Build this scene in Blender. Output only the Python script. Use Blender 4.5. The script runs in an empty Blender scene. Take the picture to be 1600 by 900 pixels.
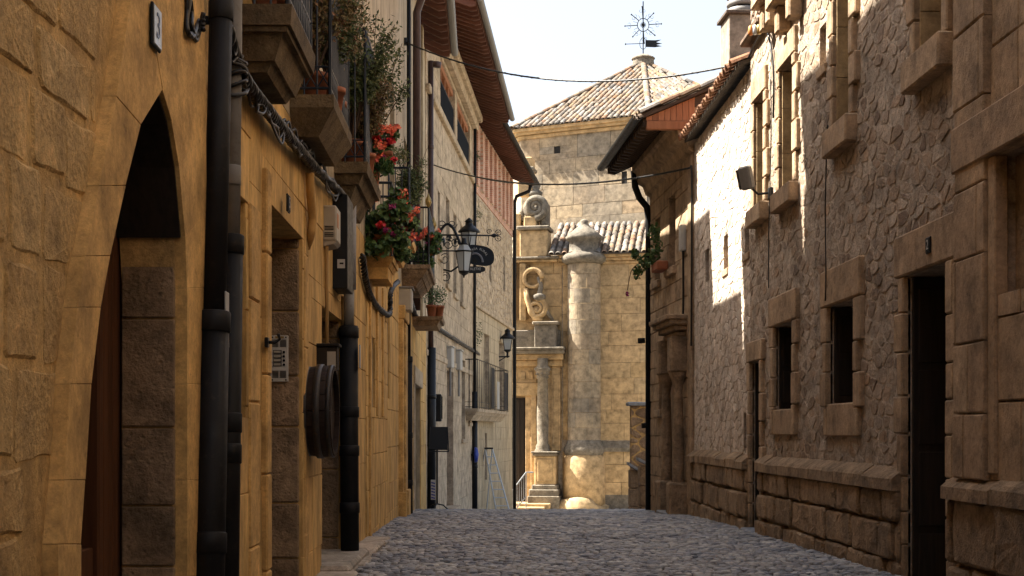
import bpy, bmesh, math, random
import numpy as np
from mathutils import Vector, Matrix
from mathutils.geometry import tessellate_polygon
random.seed(7); rng = random.Random(11)
S = bpy.context.scene; C = S.collection
# ------------------------------------------------------------------ camera, sky, sun, exposure
F = 2200.0; CX, CY, EYE = 755.0, 675.0, 1.2       # focal length in photo pixels, vanishing point, eye height
cam_d = bpy.data.cameras.new('camera'); cam = bpy.data.objects.new('camera', cam_d); C.objects.link(cam)
cam.location = (0, 0, EYE); cam.rotation_euler = (math.radians(90), 0, 0)
cam_d.sensor_width = 36; cam_d.lens = F/1600*36; cam_d.shift_x = (800-CX)/1600; cam_d.shift_y = (CY-450)/1600
cam_d.clip_start = 0.05; cam_d.clip_end = 3000; S.camera = cam
AZ, EL = math.radians(12), math.radians(53)
SD = Vector((-math.cos(AZ)*math.cos(EL), math.sin(AZ)*math.cos(EL), math.sin(EL)))
w = bpy.data.worlds.new('World'); S.world = w; w.use_nodes = True
nt = w.node_tree; sky = nt.nodes.new('ShaderNodeTexSky'); sky.sky_type = 'NISHITA'; sky.sun_disc = False
sky.sun_elevation = EL; sky.sun_rotation = math.atan2(SD.x, SD.y); sky.air_density = 1.0; sky.dust_density = 4.0; sky.ozone_density = 1.0
bg = nt.nodes['Background']; bg.inputs['Strength'].default_value = 0.06; 
veil = nt.nodes.new('ShaderNodeMix'); veil.data_type = 'RGBA'; veil.inputs[0].default_value = .40      # thin even haze whitens the blue
hs = nt.nodes.new('ShaderNodeHueSaturation'); hs.inputs['Saturation'].default_value = .0; hs.inputs['Value'].default_value = 1.15
nt.links.new(sky.outputs[0], hs.inputs['Color']); nt.links.new(sky.outputs[0], veil.inputs[6]); nt.links.new(hs.outputs[0], veil.inputs[7]); nt.links.new(veil.outputs[2], bg.inputs[0])
sl = bpy.data.lights.new('sun', 'SUN'); sl.energy = 5.0; sl.angle = math.radians(0.5); sl.color = (1, .93, .82)
so = bpy.data.objects.new('sun', sl); C.objects.link(so); so.rotation_euler = SD.to_track_quat('Z', 'Y').to_euler(); so.location = (-20, 20, 40)
S.view_settings.view_transform = 'Standard'; S.view_settings.look = 'None'; S.view_settings.gamma = 1.0
S.view_settings.exposure = 2.38; S.view_settings.use_curve_mapping = False
S.cycles.max_bounces = 10; S.cycles.diffuse_bounces = 5; S.cycles.use_denoising = True

# ------------------------------------------------------------------ helpers
GY = [-60, 0, 11.8, 17, 21, 23.3, 28.5, 31.5, 37.5, 45, 62, 90, 900]
GZ = [0, .03, .022, -.045, -.11, -.18, -.375, -.54, -.97, -1.5, -2.2, -2.5, -4]
def g(Y): return float(np.interp(Y, GY, GZ))
def P(px, py, Y): return Vector(((px-CX)/F*Y, Y, EYE+(CY-py)/F*Y))

class MB:
    def __init__(s): s.v = []; s.f = []
    def add(s, v, f):
        n = len(s.v); s.v += [tuple(p) for p in v]; s.f += [tuple(i+n for i in q) for q in f]; return s
    def box(s, x0, x1, y0, y1, z0, z1, b=0.0):
        if x0 > x1: x0, x1 = x1, x0
        if y0 > y1: y0, y1 = y1, y0
        if z0 > z1: z0, z1 = z1, z0
        if b <= 0:
            v = [(x, y, z) for z in (z0, z1) for y in (y0, y1) for x in (x0, x1)]
            return s.add(v, [(0,2,3,1), (4,5,7,6), (0,1,5,4), (2,6,7,3), (0,4,6,2), (1,3,7,5)])
        b = min(b, (x1-x0)*.45, (y1-y0)*.45, (z1-z0)*.45)
        bm = bmesh.new(); bmesh.ops.create_cube(bm, size=1)
        for q in bm.verts: q.co = Vector(((q.co.x+.5)*(x1-x0)+x0, (q.co.y+.5)*(y1-y0)+y0, (q.co.z+.5)*(z1-z0)+z0))
        bmesh.ops.bevel(bm, geom=list(bm.edges), offset=b, segments=1, affect='EDGES')
        return s.bm(bm)
    def bm(s, bm):
        bm.verts.index_update(); s.add([q.co for q in bm.verts], [tuple(q.index for q in f.verts) for f in bm.faces]); bm.free(); return s
    def tube(s, pts, r, n=8, cap=True):
        pts = [Vector(p) for p in pts]; rs = r if isinstance(r, (list, tuple)) else [r]*len(pts)
        base = len(s.v); up = None
        for i, p in enumerate(pts):
            d = (pts[min(i+1, len(pts)-1)]-pts[max(i-1, 0)])
            d = d.normalized() if d.length > 1e-9 else Vector((0, 0, 1))
            if up is None: up = d.orthogonal().normalized()
            a = (up - d*up.dot(d));  a = a.normalized() if a.length > 1e-6 else d.orthogonal().normalized()
            up = a; b = d.cross(a)
            for k in range(n):
                t = 2*math.pi*k/n; s.v.append(tuple(p+(a*math.cos(t)+b*math.sin(t))*rs[i]))
        for i in range(len(pts)-1):
            for k in range(n):
                s.f.append((base+i*n+k, base+i*n+(k+1) % n, base+(i+1)*n+(k+1) % n, base+(i+1)*n+k))
        if cap:
            s.f.append(tuple(base+k for k in range(n))[::-1]); s.f.append(tuple(base+(len(pts)-1)*n+k for k in range(n)))
        return s
    def lathe(s, prof, c, n=16, axis='z', cap=True, a0=0, a1=2*math.pi):
        base = len(s.v); full = abs(a1-a0-2*math.pi) < 1e-6; m = n if full else n+1
        for r, h in prof:
            for k in range(m):
                t = a0+(a1-a0)*k/n; x, y = r*math.cos(t), r*math.sin(t)
                p = (x, y, h) if axis == 'z' else ((x, -h, y) if axis == 'y' else (h, x, y))
                s.v.append((p[0]+c[0], p[1]+c[1], p[2]+c[2]))
        for i in range(len(prof)-1):
            for k in range(n if full else n):
                k2 = (k+1) % m
                s.f.append((base+i*m+k, base+i*m+k2, base+(i+1)*m+k2, base+(i+1)*m+k))
        if cap:
            s.f.append(tuple(base+k for k in range(m))[::-1]); s.f.append(tuple(base+(len(prof)-1)*m+k for k in range(m)))
        return s
    def prism(s, poly, y0, y1):          # poly in (x, z), extruded along y
        n = len(poly); v = [(x, y0, z) for x, z in poly]+[(x, y1, z) for x, z in poly]
        f = [tuple(range(n)), tuple(range(2*n-1, n-1, -1))]+[(i, n+i, n+(i+1) % n, (i+1) % n) for i in range(n)]
        return s.add(v, f)
    def prismx(s, poly, x0, x1):         # poly in (y, z), extruded along x
        n = len(poly); v = [(x0, y, z) for y, z in poly]+[(x1, y, z) for y, z in poly]
        f = [tuple(range(n)), tuple(range(2*n-1, n-1, -1))]+[(i, n+i, n+(i+1) % n, (i+1) % n) for i in range(n)]
        return s.add(v, f)
    def mesh(s, name, m=None, smooth=False):
        me = bpy.data.meshes.new(name); me.from_pydata(s.v, [], s.f); me.update()
        if m: me.materials.append(m)
        if smooth: me.polygons.foreach_set('use_smooth', [True]*len(me.polygons))
        return me
    def build(s, name, m, parent=None, smooth=False):
        return obj(name, s.mesh(name, m, smooth), parent)

def obj(name, me, parent=None):
    o = bpy.data.objects.new(name, me); C.objects.link(o)
    if parent is not None:
        o.parent = parent
        if parent.get('_w'): o.matrix_parent_inverse = Matrix.Translation(-Vector(parent['_w']))
    return o
def tag(o, label, cat, group=None):
    o['label'] = label; o['category'] = cat
    if group: o['group'] = group
    return o
def thing(name, label, cat, loc=(0, 0, 0), rz=0.0, group=None):
    o = bpy.data.objects.new(name, None); C.objects.link(o); o.empty_display_size = .2
    o.location = loc; o.rotation_euler = (0, 0, rz); return tag(o, label, cat, group)
def wthing(name, label, cat, loc, group=None):      # a thing whose parts are given in world coordinates
    o = thing(name, label, cat, loc, 0, group); o['_w'] = [float(q) for q in loc]; return o
LEFT, RIGHT = math.pi/2, -math.pi/2

# ------------------------------------------------------------------ materials
def N(nt, t, **k):
    n = nt.nodes.new(t)
    for a, v in k.items(): setattr(n, a, v)
    return n
def base_mat(name):
    m = bpy.data.materials.new(name); m.use_nodes = True; nt = m.node_tree
    return m, nt, nt.nodes['Principled BSDF']
def noise(nt, vec, scale, detail=6, rough=.6):
    n = N(nt, 'ShaderNodeTexNoise'); n.inputs['Scale'].default_value = scale; n.inputs['Detail'].default_value = detail
    n.inputs['Roughness'].default_value = rough; nt.links.new(vec, n.inputs['Vector']); return n.outputs['Fac']
def math_(nt, op, a, b=None, clamp=False):
    n = N(nt, 'ShaderNodeMath', operation=op, use_clamp=clamp)
    for i, q in enumerate((a, b)):
        if q is None: continue
        if isinstance(q, (int, float)): n.inputs[i].default_value = q
        else: nt.links.new(q, n.inputs[i])
    return n.outputs[0]
def ramp(nt, fac, stops):
    r = N(nt, 'ShaderNodeValToRGB'); nt.links.new(fac, r.inputs[0]); e = r.color_ramp.elements
    while len(e) < len(stops): e.new(.5)
    for q, (p, c) in zip(e, stops):
        q.position = p; q.color = (c[0], c[1], c[2], 1) if isinstance(c, (tuple, list)) else (c, c, c, 1)
    return r.outputs[0]
def mix(nt, kind, fac, a, b):
    n = N(nt, 'ShaderNodeMix', data_type='RGBA', blend_type=kind)
    for i, q in ((0, fac), (6, a), (7, b)):
        if isinstance(q, (int, float)): n.inputs[i].default_value = q
        elif isinstance(q, (tuple, list)): n.inputs[i].default_value = (q[0], q[1], q[2], 1)
        else: nt.links.new(q, n.inputs[i])
    return n.outputs[2]
def stone_mat(name, cols, stain=(.1, .08, .06), stain_amt=.35, fine=14, bump=.5, dist=.02, grain=.35, rough=.9, stretch=(1, 1, 1), stain_scale=1.1, pits=0.0, smear=None, crisp=.6):
    """rough stone: colour per block, blotches, grain, pitted relief"""
    m, nt, bs = base_mat(name); geo = N(nt, 'ShaderNodeNewGeometry'); oi = N(nt, 'ShaderNodeObjectInfo')
    mp = N(nt, 'ShaderNodeMapping'); mp.inputs['Scale'].default_value = stretch; nt.links.new(geo.outputs['Position'], mp.inputs[0]); vec = mp.outputs[0]
    r = math_(nt, 'FRACT', math_(nt, 'ADD', geo.outputs['Random Per Island'], oi.outputs['Random']))
    k = len(cols); f_ = 1.0 if name in ('cobble', 'street_bed', 'worn_paving', 'kerb_stone', 'slate') else .98 if name.startswith('ochre') else .86 if name in ('brown_rubble', 'rubble_mortar', 'brown_dressed_stone', 'weathered_plinth_stone') else .62 if name in ('cream_render', 'pale_ashlar', 'pale_mortar') else .85 if name == 'pale_rubble' else .42 if name == 'lichen_grey_stone' else .62 if name in ('golden_church_stone', 'drum_stone') else .42 if name == 'weathered_roof_tile' else .52; tn = (1, 1.0, .99) if name.startswith('ochre') else (1, 1.02, 1.09) if name in ('brown_rubble', 'rubble_mortar', 'brown_dressed_stone', 'weathered_plinth_stone', 'pale_rubble') else (1, 1, 1)
    cols = [tuple(v*f_*t_ for v, t_ in zip(c, tn)) for c in cols]; stain = tuple(v*f_*t_ for v, t_ in zip(stain, tn))
    col = ramp(nt, r, [(i/(k-1), c) for i, c in enumerate(cols)])
    n1 = noise(nt, vec, stain_scale, 7, .65); n2 = noise(nt, vec, fine, 8, .7); n3 = noise(nt, vec, fine*5, 4, .6); n4 = noise(nt, vec, 3.7, 5, .6)
    col = mix(nt, 'MIX', math_(nt, 'MULTIPLY', ramp(nt, n1, [(.48, 0.0), (.72, 1.0)]), stain_amt), col, stain)
    col = mix(nt, 'MULTIPLY', 1.0, col, ramp(nt, n4, [(.28, .55), (.5, 1.0), (.75, 1.38)]))
    col = mix(nt, 'MULTIPLY', grain*2 if grain < .5 else 1.0, col, ramp(nt, n2, [(.28, .45), (.5, 1.0), (.8, 1.35)]))
    n6 = noise(nt, vec, fine*.8, 10, .78); n7 = noise(nt, vec, fine*2.6, 8, .8); n8 = noise(nt, vec, 2.1, 9, .7)
    dk = mix(nt, 'MULTIPLY', 1.0, ramp(nt, n6, [(.355, 1-.55*crisp), (.42, 1.0), (.60, 1.0), (.66, 1+.35*crisp)]), ramp(nt, n7, [(.3, 1-.45*crisp), (.5, 1.0), (.72, 1+.45*crisp)]))
    col = mix(nt, 'MULTIPLY', 1.0, col, dk); col = mix(nt, 'MULTIPLY', 1.0, col, ramp(nt, n8, [(.36, 1-.35*crisp), (.44, 1.0), (.58, 1.0), (.64, 1+.3*crisp)]))
    if smear:
        n5 = noise(nt, vec, smear[2], 9, .72); sc_ = tuple(v*f_*t_ for v, t_ in zip(smear[0], tn)); col = mix(nt, 'MIX', math_(nt, 'MULTIPLY', ramp(nt, n5, [(.47, 0.0), (.56, 1.0)]), smear[1]), col, mix(nt, 'MULTIPLY', 1.0, sc_, ramp(nt, n3, [(.3, .6), (.7, 1.3)])))
    nt.links.new(col, bs.inputs['Base Color']); bs.inputs['Roughness'].default_value = rough; bs.inputs['Specular IOR Level'].default_value = .25
    h = math_(nt, 'ADD', math_(nt, 'MULTIPLY', n2, 1.0), math_(nt, 'MULTIPLY', n3, .35)); h = math_(nt, 'ADD', h, math_(nt, 'MULTIPLY', n6, .8)); h = math_(nt, 'ADD', h, math_(nt, 'MULTIPLY', n4, 1.0))
    if pits:
        vo = N(nt, 'ShaderNodeTexVoronoi'); vo.inputs['Scale'].default_value = 26; nt.links.new(vec, vo.inputs['Vector'])
        h = math_(nt, 'ADD', h, math_(nt, 'MULTIPLY', math_(nt, 'MINIMUM', vo.outputs['Distance'], .35), pits))
    b = N(nt, 'ShaderNodeBump'); b.inputs['Strength'].default_value = bump; b.inputs['Distance'].default_value = dist
    nt.links.new(h, b.inputs['Height']); nt.links.new(b.outputs[0], bs.inputs['Normal']); return m
def paint(name, c, rough=.5, metal=0.0, var=.15, scale=12, spec=.4, bump=0.0, wear=None):
    f_ = .3 if max(c) < .06 else .6; c = tuple(v*f_ for v in c); wear = tuple(v*f_ for v in wear) if wear else None
    m, nt, bs = base_mat(name); geo = N(nt, 'ShaderNodeNewGeometry'); oi = N(nt, 'ShaderNodeObjectInfo')
    n = noise(nt, geo.outputs['Position'], scale, 6); col = mix(nt, 'MULTIPLY', 1.0, c, ramp(nt, n, [(.3, 1-var), (.7, 1+var)]))
    col = mix(nt, 'MULTIPLY', 1.0, col, ramp(nt, oi.outputs['Random'], [(0, 1-var*.5), (1, 1+var*.5)]))
    if wear:
        n2 = noise(nt, geo.outputs['Position'], scale*2.3, 8, .7); col = mix(nt, 'MIX', ramp(nt, n2, [(.56, 0.0), (.66, 1.0)]), col, wear)
    nt.links.new(col, bs.inputs['Base Color']); bs.inputs['Metallic'].default_value = metal; bs.inputs['Specular IOR Level'].default_value = spec
    nt.links.new(ramp(nt, n, [(.3, max(.05, rough-.12)), (.7, min(1, rough+.12))]), bs.inputs['Roughness'])
    if bump:
        b = N(nt, 'ShaderNodeBump'); b.inputs['Strength'].default_value = bump; b.inputs['Distance'].default_value = .01
        nt.links.new(noise(nt, geo.outputs['Position'], scale*4, 6), b.inputs['Height']); nt.links.new(b.outputs[0], bs.inputs['Normal'])
    return m
def wood_mat(name, c1, c2, axis=2, rough=.65):
    m, nt, bs = base_mat(name); geo = N(nt, 'ShaderNodeNewGeometry'); oi = N(nt, 'ShaderNodeObjectInfo')
    mp = N(nt, 'ShaderNodeMapping'); sc = [22, 22, 22]; sc[axis] = 1.2; mp.inputs['Scale'].default_value = sc
    nt.links.new(geo.outputs['Position'], mp.inputs[0]); n = noise(nt, mp.outputs[0], 1.5, 8, .65)
    col = ramp(nt, n, [(.3, c1), (.7, c2)]); col = mix(nt, 'MULTIPLY', 1.0, col, ramp(nt, oi.outputs['Random'], [(0, .75), (1, 1.2)]))
    nt.links.new(col, bs.inputs['Base Color']); bs.inputs['Roughness'].default_value = rough; bs.inputs['Specular IOR Level'].default_value = .15
    b = N(nt, 'ShaderNodeBump'); b.inputs['Strength'].default_value = .35; b.inputs['Distance'].default_value = .006
    nt.links.new(n, b.inputs['Height']); nt.links.new(b.outputs[0], bs.inputs['Normal']); return m
def glass_mat(name, c=(.75, .8, .82), rough=.25, trans=.85):
    m, nt, bs = base_mat(name); bs.inputs['Base Color'].default_value = (*c, 1); bs.inputs['Roughness'].default_value = rough
    bs.inputs['Transmission Weight'].default_value = trans; bs.inputs['IOR'].default_value = 1.2; return m
def leaf_mat(name, c1, c2, c3=None):
    m, nt, bs = base_mat(name); geo = N(nt, 'ShaderNodeNewGeometry')
    st = [(0, c1), (.6, c2)]+([(1, c3)] if c3 else [])
    nt.links.new(ramp(nt, geo.outputs['Random Per Island'], st), bs.inputs['Base Color']); bs.inputs['Roughness'].default_value = .6
    bs.inputs['Subsurface Weight'].default_value = 0.0; return m

M = {}
M['ochre'] = stone_mat('ochre_stone', [(.56, .37, .155), (.76, .54, .26), (.52, .33, .135), (.70, .47, .20), (.64, .43, .19)], (.26, .16, .07), .5, 10, .8, .035, .3, pits=.45, smear=((.60, .40, .17), .8, 2.6))
M['ochre_smooth'] = stone_mat('ochre_dressed_stone', [(.58, .355, .125), (.62, .385, .14), (.56, .35, .13)], (.30, .19, .08), .5, 16, .35, .012, .22, stain_scale=1.6)
M['ochre_render'] = stone_mat('ochre_render', [(.59, .365, .125), (.64, .41, .15), (.56, .345, .125)], (.28, .17, .07), .6, 9, .4, .014, .22, stretch=(1, 1, .35), stain_scale=1.5)
M['ochre_mortar'] = stone_mat('ochre_mortar', [(.54, .345, .135), (.57, .37, .15)], (.3, .19, .085), .5, 20, .6, .02, .35)
M['cream'] = stone_mat('cream_render', [(.72, .58, .38), (.74, .60, .40)], (.50, .38, .23), .5, 8, .15, .008, .12, stretch=(1, 1, .3), stain_scale=.8)
M['pale'] = stone_mat('pale_ashlar', [(.74, .58, .40), (.78, .62, .43), (.71, .555, .375), (.76, .60, .405)], (.32, .26, .18), .5, 10, .35, .012, .2, stain_scale=.9)
M['pale_mortar'] = stone_mat('pale_mortar', [(.70, .56, .40), (.72, .58, .42)], (.35, .29, .2), .4, 18, .4, .012, .3)
M['rubble'] = stone_mat('brown_rubble', [(.34, .235, .145), (.50, .37, .25), (.25, .165, .10), (.58, .46, .33), (.40, .25, .14), (.64, .51, .37), (.22, .145, .09), (.44, .33, .23)], (.2, .13, .075), .35, 16, .9, .035, .4, pits=.6, smear=((.54, .43, .31), .5, 3.4))
M['rubble_pale'] = stone_mat('pale_rubble', [(.62, .49, .35), (.74, .60, .45), (.52, .39, .27), (.78, .66, .51)], (.4, .29, .19), .4, 16, .6, .03, .4, pits=.6, smear=((.74, .62, .48), .7, 4.5))  # slightly paler stone of the far part, raised further to brighten its sun patch
M['rubble_mortar'] = stone_mat('rubble_mortar', [(.55, .43, .305), (.58, .455, .325)], (.32, .23, .15), .5, 13, 1.0, .05, .42, pits=.8)
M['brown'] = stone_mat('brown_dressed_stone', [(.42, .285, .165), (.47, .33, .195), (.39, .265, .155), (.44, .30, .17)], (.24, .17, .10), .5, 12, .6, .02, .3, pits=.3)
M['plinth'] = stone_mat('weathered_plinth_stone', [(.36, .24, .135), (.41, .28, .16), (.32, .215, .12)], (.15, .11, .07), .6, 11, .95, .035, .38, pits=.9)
M['church'] = stone_mat('golden_church_stone', [(.70, .48, .245), (.74, .515, .27), (.65, .45, .225), (.68, .49, .27)], (.46, .33, .19), .4, 5, .4, .03, .2, stain_scale=.55, crisp=.3)
M['church_grey'] = stone_mat('lichen_grey_stone', [(.38, .33, .26), (.48, .40, .29), (.42, .36, .28)], (.17, .16, .14), .75, 6, .6, .04, .35, stain_scale=.7)
M['drum'] = stone_mat('drum_stone', [(.46, .36, .24), (.54, .42, .27), (.34, .29, .22), (.50, .37, .23)], (.24, .21, .17), .7, 5, .4, .03, .25, stain_scale=.4, crisp=.35)
M['tile'] = stone_mat('weathered_roof_tile', [(.36, .30, .24), (.46, .38, .31), (.46, .25, .14), (.54, .47, .39), (.20, .18, .16), (.48, .32, .19), (.28, .26, .24), (.54, .50, .45)], (.46, .30, .10), .45, 14, .5, .02, .4, stain_scale=.9)
M['tile_dark'] = stone_mat('dark_roof_tile', [(.20, .14, .10), (.28, .19, .13), (.17, .13, .1)], (.1, .08, .06), .4, 14, .5, .02, .4)
M['tile_red'] = stone_mat('red_roof_tile', [(.42, .20, .11), (.50, .26, .14), (.38, .19, .11)], (.2, .12, .08), .4, 14, .5, .02, .4)
M['roofbase'] = stone_mat('roof_channel', [(.14, .115, .09), (.16, .13, .1)], (.13, .11, .09), .5, 14, .5, .02, .4)
M['cobble'] = stone_mat('cobble', [(.19, .20, .225), (.42, .41, .39), (.09, .10, .125), (.29, .30, .32), (.16, .17, .20), (.52, .50, .47), (.12, .13, .16), (.24, .25, .28)], (.10, .09, .08), .6, 22, .5, .012, .4, rough=.42, stain_scale=.7, smear=((.42, .40, .36), .5, 1.3), crisp=.5)
M['road'] = stone_mat('street_bed', [(.17, .155, .135), (.18, .165, .145)], (.1, .09, .08), .5, 15, .7, .02, .4, rough=.8)
M['paving'] = stone_mat('worn_paving', [(.20, .23, .28), (.23, .26, .30), (.19, .22, .27)], (.13, .15, .18), .5, 12, .4, .01, .3, rough=.5)
M['kerb'] = stone_mat('kerb_stone', [(.40, .34, .27), (.45, .38, .30), (.36, .31, .25)], (.2, .17, .13), .5, 12, .6, .015, .35)
M['earth'] = stone_mat('plaza_paving', [(.48, .42, .33), (.5, .44, .35)], (.3, .26, .2), .5, 6, .4, .01, .3)
M['iron'] = paint('black_iron', (.022, .025, .03), .45, .3, .3, 20)
M['iron_blue'] = paint('blue_black_iron', (.03, .045, .07), .4, .3, .3, 20)
M['pipe_black'] = paint('black_pipe', (.022, .023, .026), .62, .0, .5, 9, spec=.25, wear=(.06, .052, .045))
M['pipe_grey'] = paint('grey_pipe', (.33, .32, .30), .6, 0, .15, 10, wear=(.24, .22, .19))
M['pipe_brown'] = paint('brown_pipe', (.105, .06, .052), .4, .1, .2, 10)
M['pipe_peel'] = paint('peeling_pipe', (.42, .42, .43), .6, 0, .15, 9, wear=(.26, .19, .13))
M['cable'] = paint('black_cable', (.02, .02, .021), .4, 0, .3, 30)
M['cable_light'] = paint('grey_cable', (.09, .09, .09), .5, 0, .3, 30)
M['white'] = paint('white_plastic', (.68, .66, .60), .5, 0, .08, 8)
M['sticker'] = paint('white_sticker', (.72, .71, .68), .6, 0, .06, 20)
M['beige'] = paint('beige_plastic', (.62, .56, .45), .5, 0, .08, 8)
M['orange'] = paint('orange_label', (.7, .25, .06), .5)
M['chimney'] = stone_mat('chimney_render', [(.46, .39, .30), (.48, .41, .32)], (.3, .25, .19), .5, 7, .3, .01, .25)
M['alu'] = paint('brushed_aluminium', (.92, .88, .80), .5, .1, .06, 30)
M['darkslot'] = paint('dark_slot', (.03, .028, .025), .8)
M['brass'] = paint('brass', (.62, .44, .16), .35, .7, .1, 20)
M['enamel'] = paint('white_enamel', (.72, .76, .80), .3, 0, .05, 10)
M['blue_ink'] = paint('blue_ink', (.04, .08, .2), .4)
M['navy'] = paint('navy_enamel', (.03, .04, .058), .6, 0, .2, 20, spec=.2)
M['terracotta'] = paint('terracotta', (.50, .17, .075), .75, 0, .2, 14, bump=.2)
M['soil'] = paint('soil', (.05, .035, .025), .95, 0, .3, 30)
M['wood_red'] = wood_mat('red_brown_door_wood', (.06, .024, .010), (.11, .045, .02))
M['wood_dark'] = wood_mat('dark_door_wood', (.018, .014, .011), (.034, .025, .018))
M['balcony'] = stone_mat('dark_balcony_stone', [(.30, .215, .12), (.36, .26, .14), (.26, .19, .11)], (.08, .06, .04), .75, 10, .8, .03, .4, pits=.6)  # weathered stone, darkened further to carry the shade of the near faces
M['wood_ochre'] = wood_mat('honey_wood', (.34, .2, .07), (.46, .28, .1))
M['rafter'] = wood_mat('red_brown_rafter', (.09, .04, .027), (.16, .075, .05), 0)
M['soffit'] = wood_mat('soffit_board', (.12, .058, .038), (.20, .10, .065), 1)
M['rafter_dark'] = wood_mat('dark_rafter', (.05, .033, .024), (.09, .06, .04), 0)
M['plank'] = wood_mat('reddish_plank', (.23, .095, .045), (.36, .16, .08))
M['barrel'] = wood_mat('barrel_stave', (.022, .015, .011), (.045, .028, .02), 0)
M['barrel_hoop'] = paint('barrel_hoop', (.07, .065, .06), .5, .2, .3, 20, wear=(.16, .08, .04))
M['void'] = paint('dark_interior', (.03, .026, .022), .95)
M['pane'] = paint('window_pane', (.035, .04, .045), .12, 0, .1, 5, spec=.6)
M['lantern_glass'] = glass_mat('lantern_glass', (.6, .62, .62), .35, .45)
M['leaf'] = leaf_mat('geranium_leaf', (.03, .075, .02), (.07, .14, .035), (.13, .19, .05))
M['leaf_dry'] = leaf_mat('dry_shrub_leaf', (.10, .085, .03), (.17, .13, .04), (.26, .12, .06))
M['leaf_olive'] = leaf_mat('olive_leaf', (.03, .055, .014), (.07, .10, .025), (.14, .15, .045))
M['leaf_spike'] = leaf_mat('spider_plant_leaf', (.10, .15, .04), (.2, .26, .09), (.3, .34, .14))
M['twig'] = paint('twig', (.12, .07, .04), .8)
M['f_red'] = leaf_mat('red_petal', (.5, .012, .015), (.65, .025, .03), (.42, .01, .05))
M['f_orange'] = leaf_mat('salmon_petal', (.78, .16, .07), (.85, .24, .12), (.8, .13, .1))
M['f_purple'] = leaf_mat('magenta_petal', (.25, .01, .12), (.36, .03, .18), (.42, .05, .12))
M['blue_plastic'] = paint('blue_plastic', (.02, .06, .42), .35)
M['steel'] = paint('galvanised_steel', (.55, .57, .58), .4, .6, .1, 20)
M['ladder'] = paint('ladder_aluminium', (.85, .9, .95), .45, .2, .1, 20)
M['sign_ink'] = paint('sign_lettering', (.62, .62, .60), .5)
M['sign_grey'] = paint('sign_arch_grey', (.26, .26, .28), .5)
M['red_sign'] = paint('red_sign', (.28, .03, .03), .4)
M['slate'] = stone_mat('slate', [(.24, .26, .29), (.29, .31, .33)], (.12, .12, .13), .4, 12, .4, .01, .3, rough=.5)
M['jamb'] = stone_mat('dressed_jamb_stone', [(.78, .56, .30), (.84, .61, .33), (.72, .50, .26)], (.45, .3, .15), .4, 9, .5, .015, .25)  # lighter dressed stone, its pale gold also painting sunlight bounced into the reveals
M['brick'] = None
def brick_mat():
    m, nt, bs = base_mat('red_brick_courses'); tc = N(nt, 'ShaderNodeTexCoord'); sp = N(nt, 'ShaderNodeSeparateXYZ'); cb = N(nt, 'ShaderNodeCombineXYZ')
    nt.links.new(tc.outputs['Object'], sp.inputs[0]); nt.links.new(sp.outputs[0], cb.inputs[0]); nt.links.new(sp.outputs[2], cb.inputs[1])
    b = N(nt, 'ShaderNodeTexBrick'); nt.links.new(cb.outputs[0], b.inputs['Vector']); b.inputs['Scale'].default_value = 1
    b.inputs['Brick Width'].default_value = .27; b.inputs['Row Height'].default_value = .075; b.inputs['Mortar Size'].default_value = .010
    b.inputs['Color1'].default_value = (.44, .20, .13, 1); b.inputs['Color2'].default_value = (.55, .30, .20, 1); b.inputs['Mortar'].default_value = (.55, .44, .34, 1)
    n = noise(nt, tc.outputs['Object'], 2.0, 7); col = mix(nt, 'MULTIPLY', 1.0, b.outputs['Color'], ramp(nt, n, [(.3, .75), (.7, 1.2)]))
    nt.links.new(col, bs.inputs['Base Color']); bs.inputs['Roughness'].default_value = .9
    bp = N(nt, 'ShaderNodeBump'); bp.inputs['Strength'].default_value = .6; bp.inputs['Distance'].default_value = .01; bp.invert = True
    nt.links.new(b.outputs['Fac'], bp.inputs['Height']); nt.links.new(bp.outputs[0], bs.inputs['Normal']); return m
M['brick'] = brick_mat()

# ------------------------------------------------------------------ stones
def clip(poly, nx, nz, c):          # keep nx*x+nz*z <= c
    out = []
    for i in range(len(poly)):
        a, b = poly[i], poly[(i+1) % len(poly)]; da = nx*a[0]+nz*a[1]-c; db = nx*b[0]+nz*b[1]-c
        if da <= 0: out.append(a)
        if da*db < 0:
            t = da/(da-db); out.append((a[0]+t*(b[0]-a[0]), a[1]+t*(b[1]-a[1])))
    return out
def area(p): return .5*sum(p[i][0]*p[(i+1) % len(p)][1]-p[(i+1) % len(p)][0]*p[i][1] for i in range(len(p)))
def cen(p): return (sum(q[0] for q in p)/len(p), sum(q[1] for q in p)/len(p))
def inside(p, poly):
    c = False; j = len(poly)-1
    for i in range(len(poly)):
        if (poly[i][1] > p[1]) != (poly[j][1] > p[1]) and p[0] < (poly[j][0]-poly[i][0])*(p[1]-poly[i][1])/(poly[j][1]-poly[i][1])+poly[i][0]: c = not c
        j = i
    return c
def cut_rects(poly, rects):
    """clip a convex polygon away from each rectangle; None if its middle lies inside one"""
    for (u0, u1, z0, z1) in rects:
        if len(poly) < 3: return None
        us = [q[0] for q in poly]; zs = [q[1] for q in poly]
        if max(us) <= u0 or min(us) >= u1 or max(zs) <= z0 or min(zs) >= z1: continue
        c = cen(poly); d = [(u0-c[0], -1, 0), (c[0]-u1, 1, 0), (z0-c[1], 0, -1), (c[1]-z1, 0, 1)]
        k = max(d)
        if k[0] <= 0: return None
        if k[1] == -1: poly = clip(poly, 1, 0, u0)
        elif k[1] == 1: poly = clip(poly, -1, 0, -u1)
        elif k[2] == -1: poly = clip(poly, 0, 1, z0)
        else: poly = clip(poly, 0, -1, -z1)
    return poly if len(poly) >= 3 and area(poly) > .0008 else None
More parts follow.
